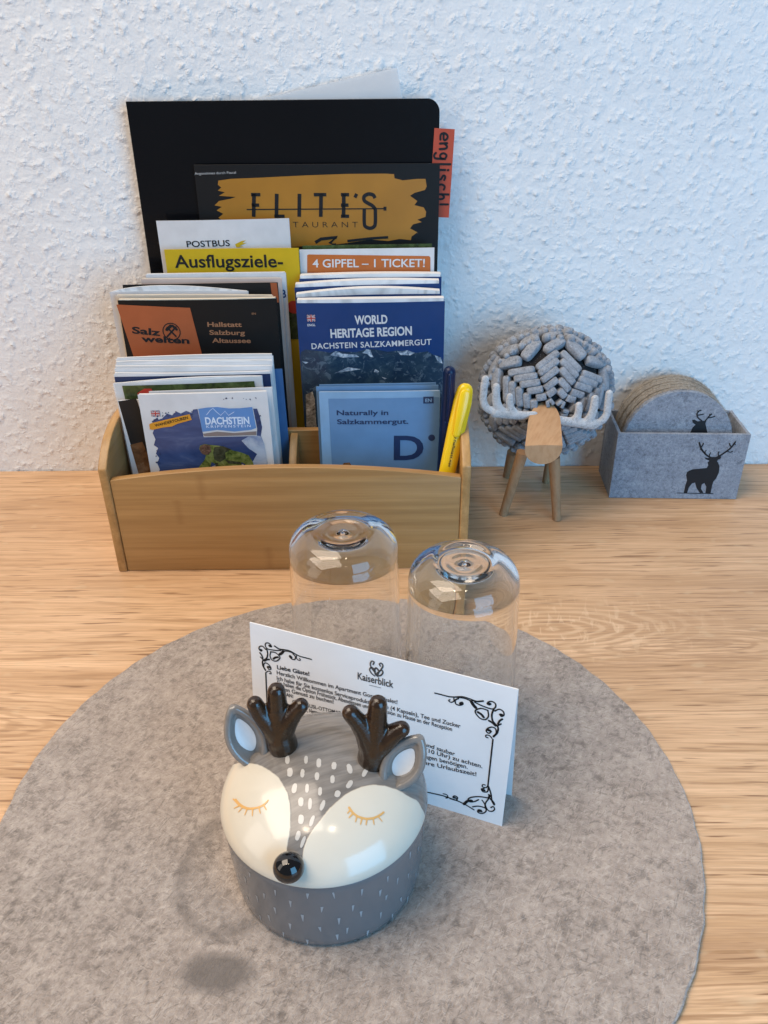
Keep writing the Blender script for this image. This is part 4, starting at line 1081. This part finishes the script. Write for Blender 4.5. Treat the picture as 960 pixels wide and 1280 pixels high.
# antlers
def antler(bpx, parts, y0):
    """parts: list of (pixels, radii); each antler is fused into one shape"""
    g = G(); P0 = lid_hit(*bpx)
    for pts, rad in parts:
        g.tube([at_y(*zf(*p), P0.y+yy) for p, yy in pts], rad, 14)
    return shaped('antler', g, BROWNGL, lid, .00070, 4)
antler(zf(328, 300), [([((332,290),0),((324,262),.000),((318,210),.001),((310,150),.0015),((306,78),.002)], [0.0074,0.0070,0.0062,0.0050,0.0044]),
                      ([((310,250),0),((270,200),.000),((236,160),0),((220,128),0)], [0.0060,0.0052,0.0044,0.0040]),
                      ([((325,250),0),((352,195),.000),((380,160),0),((404,134),0)], [0.0060,0.0051,0.0042,0.0038])], 0)
antler(zf(688, 352), [([((690,344),0),((693,305),.000),((700,250),.001),((707,190),.0015),((712,128),.002)], [0.0074,0.0068,0.0060,0.0050,0.0044]),
                      ([((684,300),0),((660,240),.000),((630,195),0),((602,164),0)], [0.0061,0.0051,0.0044,0.0041]),
                      ([((700,320),0),((745,270),.000),((785,238),0),((806,228),0)], [0.0063,0.0056,0.0046,0.0041])], 0)
# ears: cupped leaves with a white inner patch
def ear(basepx, tippx, wpx, yb, twist, inner, lean):
    A = lid_hit(*zf(*basepx)); A = A - lid_n(A.x, A.y)*.002; B = at_y(*zf(*tippx), A.y+lean)
    ax = (B-A); L = ax.length; ax.normalize()
    vw = (CAM-A).normalized(); fr = (vw - vw.dot(ax)*ax).normalized()
    fr = (Matrix.Rotation(twist, 3, ax) @ fr); cr = ax.cross(fr)
    W = wpx*.3125/FPX*(A-CAM).length*.5
    wid = lambda s: W*(math.sin(math.pi*min(1, (s*.86+.14)))**.75)*(1.0 if s < .55 else 1.0)
    def surf(u, s, side):
        ww = wid(s); x = u*ww; cup = .0030*(abs(u)**2.2)*(1-s*.6) - .0022*(1-u*u)*(1-s)
        base_ = A+ax*(s*L)+cr*x+fr*cup
        return base_ + fr*(side*.0017*max(0, (1-abs(u)**3))**.5*(1-.4*s))
    g = G(); ns = 26
    for j in range(ns+1):
        sj = j/ns*.97
        g.tube([surf(-1+2*i/10, sj, 0) for i in range(11)], .0016, 8)
    rim = [surf(-1, j/ns*.985, 0) for j in range(ns+1)]+[surf(-1+2*i/6, .985, 0) for i in range(1, 6)]+[surf(1, j/ns*.985, 0) for j in range(ns, -1, -1)]
    g.tube(rim, .0021, 10)
    e = shaped('ear', g, GREYGL, lid, .00065, 3)
    g = G(); vs = []; fs = []; K = 28; rows = 6
    s0, s1, uw = inner
    for r in range(rows+1):
        for k in range(K):
            a = 2*math.pi*k/K; q = r/rows
            sc = (s0+s1)/2 + (s1-s0)/2*q*math.sin(a); lim = (1-((sc-(s0+s1)/2)/((s1-s0)/2+1e-9))**2)
            uu = uw*q*math.cos(a)
            vs.append(surf(uu, sc, 0)+fr*.0019)
    for r in range(rows):
        for k in range(K): fs.append((r*K+k, r*K+(k+1) % K, (r+1)*K+(k+1) % K, (r+1)*K+k))
    g.add(vs, fs); obj('inner_ear', g, WHITEGL, e, smooth=True)
ear((215, 330), (130, 140), 122, 0, -.15, (.14, .80, .56), .006)
ear((775, 420), (880, 262), 128, 0, .15, (.10, .76, .58), .006)

# ------------------------------------------------------------------ moose ornament
BC = Vector((.1362, -.0550, .0990)); BRX, BRY, BRZ = .0520, .0380, .0520
t = thing('moose_ornament', 'wooden moose ornament with round grey felt body and pale antlers', 'ornament', (.127, -.06, 0))
def sph(th, ph, k=1.0):
    """point of the body: th from the front pole, ph round it (0 = right, pi/2 = up)"""
    return Vector((BC.x+BRX*k*math.sin(th)*math.cos(ph), BC.y-BRY*k*math.cos(th), BC.z+BRZ*k*math.sin(th)*math.sin(ph)))
g = G(); g.ell(BC, Vector((0, -BRY*.93, 0)), Vector((BRX*.93, 0, 0)), Vector((0, 0, BRZ*.93)), 40, 24)
core = obj('felt_body', g, FELTD, t, smooth=True); core['label'] = 'ball of interlocked grey felt strips'
g = G(); random.seed(21)
def strip(p0, p1, wdt, thk, nrm, pw=.45):
    ax = (p1-p0); L = ax.length; ax.normalize(); nr_ = (nrm-nrm.dot(ax)*ax).normalized(); cr = ax.cross(nr_)
    g.ell((p0+p1)/2, ax*(L/2), cr*wdt/2, nr_*thk/2, 16, 10, pw)
def nrm_at(th, ph): return (Vector((math.sin(th)*math.cos(ph)/BRX, -math.cos(th)/BRY, math.sin(th)*math.sin(ph)/BRZ))).normalized()
D2 = math.radians
def local(th, ph):
    n_ = nrm_at(th, ph); e_t = (sph(th+.01, ph)-sph(th-.01, ph)).normalized(); e_p = n_.cross(e_t).normalized(); return n_, e_t, e_p
# six-fold star: nested V strips round diamond holes
for sct in range(6):
    c0 = D2(25+60*sct)
    for j, ta in enumerate((13, 22, 31, 40, 49, 58)):
        tb = ta*.76; db = 29
        for sg in (1, -1):
            jj = random.uniform(-.5, .5)
            pa = sph(D2(ta+jj), c0+sg*D2(1.0), 1.0+.01*(j % 2)); pb = sph(D2(tb+jj), c0+sg*D2(db), 1.0)
            if j == 1:  # cut short: leaves a diamond hole inside the V
                pa = pa.lerp(pb, .10)
            if j == 0: pa = pa.lerp(pb, .45)
            strip(pa, pb, .0060, .0085, nrm_at(D2((ta+tb)/2), c0+sg*D2(db/2)), .32)
# rings of slanted strips with rolled ends between them
for ring, (th, cnt, big) in enumerate(((67, 16, 1), (83, 18, 1), (99, 19, 1), (114, 19, 1))):
    for k in range(cnt):
        ph = 2*math.pi*(k+.5*(ring % 2))/cnt; d1 = math.pi/cnt
        # strips lean towards the nearest star axis, so their rows form chevrons
        rel = ((ph-D2(25)) % D2(60))-D2(30); tl_ = D2(8.0)*(1 if rel > 0 else -1)
        strip(sph(D2(th)-tl_, ph-d1*.86, 1.03), sph(D2(th)+tl_, ph+d1*.86, 1.03), .0090+random.uniform(-.0010, .0008), .0075, nrm_at(D2(th), ph))
        if th > 110: continue
        for e in (-.62, 0.0, .62):
            q = sph(D2(th+7.8+random.uniform(-1.2, 1.2)), ph+e*d1+random.uniform(-.02, .02), 1.045); n_, e_t, e_p = local(D2(th+6.6), ph)
            r_ = random.uniform(.0026, .0040)
            g.ell(q, (n_+e_t*random.uniform(-.4, .1)).normalized()*r_*1.5, e_p*r_, e_t*r_, 9, 7, .75)
fp = []
for _ in range(2600):
    a_, b_ = random.uniform(.5, 2.0), random.uniform(0, 2*math.pi); fp.append((sph(a_, b_, 1.09), nrm_at(a_, b_)))
fibres(g, fp, .0020)
obj('felt_strips', g, FELTB, core, smooth=.9)
# head: flat-topped log sloping to a D-shaped end
g = G(); hz = lambda x, y: (580+x/4.5714, 390+y/4.5714)
yb, yf = -.0885, -.1350
Bk = at_y(*hz(462, 512), yb); FL = at_y(*hz(350, 757), yf); FRr = at_y(*hz(562, 772), yf); Bt = at_y(*hz(460, 862), yf)
K = 22; n2 = 14
rows = []
for i in range(K+1):
    f = i/K; y = yb+(yf-yb)*f
    c = Bk.lerp((FL+FRr)/2, f); wd = (FRr-FL).length/2*(.80+.20*f)*(1-max(0, 1-f/.50)**2.2)**.5 if f > 0 else .0006
    zt = c.z; dep = (zt-Bt.z if f == 1 else ((FL.z+FRr.z)/2-Bt.z))*(.75+.25*f)*(1-max(0, 1-f/.22)**2)**.5 if f > 0 else .0005
    ring = [(c.x-wd, y, zt)] + [(c.x-wd*math.cos(a), y, zt-.0025*min(1, f*5)-dep*math.sin(a)*.92) for a in [math.pi*k/n2 for k in range(n2+1)]] + [(c.x+wd, y, zt)]
    ring += [(c.x+wd*(1-2*k/6), y, zt+.0006*math.sin(math.pi*k/6)) for k in range(1, 6)]
    rows.append(ring)
nn2 = len(rows[0]); vs = [p for r in rows for p in r]; fs = []
for i in range(K):
    for k in range(nn2): fs.append((i*nn2+k, i*nn2+(k+1) % nn2, (i+1)*nn2+(k+1) % nn2, (i+1)*nn2+k))
fs.append(tuple(range(nn2))); fs.append(tuple(K*nn2+k for k in range(nn2)))
g.add(vs, fs); obj('head', g, BEECH, t, smooth=.6)
# antlers: flat felt palms with upright tines
def mantler(parts, y):
    g = G()
    for pts, rad in parts:
        P_ = smooth2([tuple(at_y(*hz(*p), y)) for p in pts], 4); R_ = [1.02*x for x in [rad[0]+(rad[1]-rad[0])*i/(len(P_)-1) for i in range(len(P_))]]
        g.tube(P_, R_, 12, flat=(Vector((0, 1, 0)), .62))
    return shaped('antler', g, FELTW, t, .00075, 3)
AY_ = -.1010
mantler([([(400,590),(330,590),(260,578),(200,568),(145,560),(112,520),(112,450),(122,382)], (.0036, .0031)),
         ([(215,570),(190,530),(182,480),(183,428)], (.0040, .0033)), ([(290,580),(268,550),(260,515),(262,482)], (.0036, .0028)),
         ([(340,592),(260,584),(180,574)], (.0038, .0046))], AY_)
mantler([([(520,610),(580,622),(650,630),(720,640),(775,628),(812,590),(822,530),(830,465)], (.0036, .0031)),
         ([(690,636),(722,600),(740,555),(748,495)], (.0040, .0033)), ([(620,625),(645,600),(654,570),(656,532)], (.0036, .0030)),
         ([(570,622),(660,634),(740,640)], (.0038, .0046))], AY_)
def leg(p0, p1, r0, r1):
    g = G(); d = (p1-p0).normalized(); g.tube([p0, p0.lerp(p1, .5), p1], [r0, (r0+r1)/2, r1], 18, cap=False); return obj('leg', g, BEECHL, t, smooth=.7)
leg(at_y(*hz(335, 800), -.098), at_z(629, 643, .0004), .0050, .0038)
leg(at_y(*hz(515, 830), -.100), at_z(696, 649, .0004), .0050, .0038)
leg(at_y(*hz(275, 800), -.036), at_z(633, 595, .0004), .0046, .0036)
leg(Vector((.1500, -.046, .062)), Vector((.1490, -.034, .0004)), .0046, .0036)

# ------------------------------------------------------------------ felt box with coasters
P1 = Vector((.2010, -.0650, 0)); P2 = Vector((.3150, -.0700, 0))
e1 = (P2-P1).normalized(); e2 = Vector((-e1.y, e1.x, 0)); BW = (P2-P1).length; BD = .0520; BH = .0650; TH = .0030
t = thing('felt_coaster_box', 'open grey felt box printed with a black stag', 'box', P1+e1*BW/2+e2*BD/2)
def fbox(a0, a1, b0, b1, z0, z1):
    vs = [P1+e1*a+e2*b+Vector((0, 0, z)) for z in (z0, z1) for a, b in ((a0, b0), (a1, b0), (a1, b1), (a0, b1))]
    return G().add(vs, [(0,3,2,1),(4,5,6,7),(0,1,5,4),(1,2,6,5),(2,3,7,6),(3,0,4,7)])
obj('front_panel', fbox(0, BW, 0, TH, .0003, BH), FELTG, t, bev=.0004)
obj('side_panel', fbox(.0002, TH, TH+.0002, BD-TH-.0002, .0003, BH), FELTG, t, bev=.0004)
obj('side_panel', fbox(BW-TH, BW-.0002, TH+.0002, BD-TH-.0002, .0003, BH), FELTG, t, bev=.0004)
obj('back_panel', fbox(0, BW, BD-TH, BD, .0003, BH), FELTG, t, bev=.0004)
obj('floor_panel', fbox(TH+.0002, BW-TH-.0002, TH+.0002, BD-TH-.0002, .0005, .0030), FELTG, t)
FS = Sheet(P1+Vector((0, 0, BH)), e1, Vector((0, 0, -1)), BW, BH)
zs = lambda x, y: (740+x/4.3636, 440+y/4.3636)
g = G()
stag = [(630,602),(648,590),(672,590),(688,602),(695,625),(692,655),(678,688),(662,706),(654,730),(646,771),(618,771),(623,735),(612,714),(599,722),(594,745),(608,768),(588,768),(570,742),(562,712),(546,716),(528,738),(519,768),(500,768),(508,730),(518,700),(513,672),(519,653),(545,640),(590,636),(625,632),(634,618)]
head = [(612,574),(634,578),(650,572),(676,572),(690,567),(706,569),(700,582),(686,587),(680,600),(690,616),(640,616),(630,604),(640,592),(622,585)]
pxpoly(g, FS, [zs(*p) for p in stag], .00018); pxpoly(g, FS, [zs(*p) for p in head], .00024)
def sk(pts, w_, n_=.0003): stroke(g, FS.P, [FS.uv(*zs(*p)) for p in smooth2(pts, 4)], w_, n_)
sk([(648,576),(625,562),(605,541),(592,518),(585,494)], .0015); sk([(593,520),(603,508),(607,497)], .0011); sk([(606,541),(598,532),(590,530)], .0009); sk([(640,570),(642,556),(647,548)], .0009); sk([(622,560),(616,545),(622,536)], .0009)
sk([(680,574),(710,557),(740,536),(762,516),(781,490)], .0015); sk([(760,518),(752,507),(750,498)], .0011); sk([(736,540),(754,546),(766,540)], .0009); sk([(690,566),(688,552),(692,544)], .0009); sk([(776,500),(782,504)], .0009)
stroke(g, FS.P, [FS.uv(*zs(465, 768)), FS.uv(*zs(660, 772))], .0007, .0003)
obj('stag_print', g, INK, t)
# coasters: separate round felt pieces filling the box
CR = .0480
def coaster(label, k, dx_, printed):
    b = TH+.0010+k*.0058; lean = .10
    c = P1+e1*(BW/2-.0020+dx_)+e2*(b+.0010)+Vector((0, 0, .0034))
    up = (Vector((0, 0, 1))+e2*lean).normalized(); C0 = c+up*CR
    nrm = e1.cross(up); nrm = -nrm if nrm.y > 0 else nrm
    o_t = 'round_coaster'
    g = G(); n_ = 96; T2 = .00575; rr_ = [CR+random.uniform(-.0003, .0003) for _ in range(96)]; rings = ((CR-.0006, 0), (CR, -.0007), (CR, -T2+.0007), (CR-.0006, -T2))
    vs = []; fs = []
    for r, dn in rings:
        for q in range(n_): a = 2*math.pi*q/n_; r_ = r-CR+rr_[q]; vs.append(C0+e1*r_*math.cos(a)+up*r_*math.sin(a)+nrm*(dn+random.uniform(-.0002, .0002)))
    for i in range(3):
        for q in range(n_): fs.append((i*n_+q, i*n_+(q+1) % n_, (i+1)*n_+(q+1) % n_, (i+1)*n_+q))
    fs += [tuple(range(n_))[::-1], tuple(3*n_+q for q in range(n_))]
    g.add(vs, fs)
    fibres(g, [(C0+e1*CR*.995*math.cos(a)+up*CR*.995*math.sin(a)-nrm*random.uniform(.0003, T2), e1*math.cos(a)+up*math.sin(a)) for a in [random.uniform(0, math.pi) for _ in range(900)]], .0022, .00014)
    if printed:
        th_ = thing('round_coaster', label, 'coaster', c, 'felt coasters in the box')
        obj('felt_disc', g, FELTG, th_, smooth=.7)
        S_ = Sheet(C0, e1, -up, .1, .1); g = G()
        pxpoly(g, S_, [zs(*p) for p in [(546,370),(560,368),(575,378),(592,376),(624,374),(618,390),(622,405),(630,440),(535,440),(548,412),(564,396),(548,384)]], .00018)
        def s2(pts, w_): stroke(g, S_.P, [S_.uv(*zs(*p)) for p in smooth2(pts, 4)], w_, .0003)
        s2([(598,374),(578,358),(572,338),(582,322),(594,318)], .0012); s2([(574,344),(590,342),(608,338)], .0010); s2([(580,328),(575,320)], .0009)
        s2([(616,376),(628,362),(638,350),(652,338)], .0012); s2([(630,358),(650,356),(670,350)], .0010); s2([(640,348),(642,338)], .0009)
        obj('stag_print', g, INK, th_)
    else:
        o = obj('round_coaster', g, FELTT, None, smooth=.7, org=c)
        o['label'] = label; o['category'] = 'coaster'; o['group'] = 'felt coasters in the box'
coaster('round grey felt coaster with a stag head, foremost in the felt box', 0, 0, True)
random.seed(2)
for k in range(1, 7): coaster('plain rimmed round felt coaster stacked behind the stag coaster', k, random.uniform(-.0010, .0010), False)
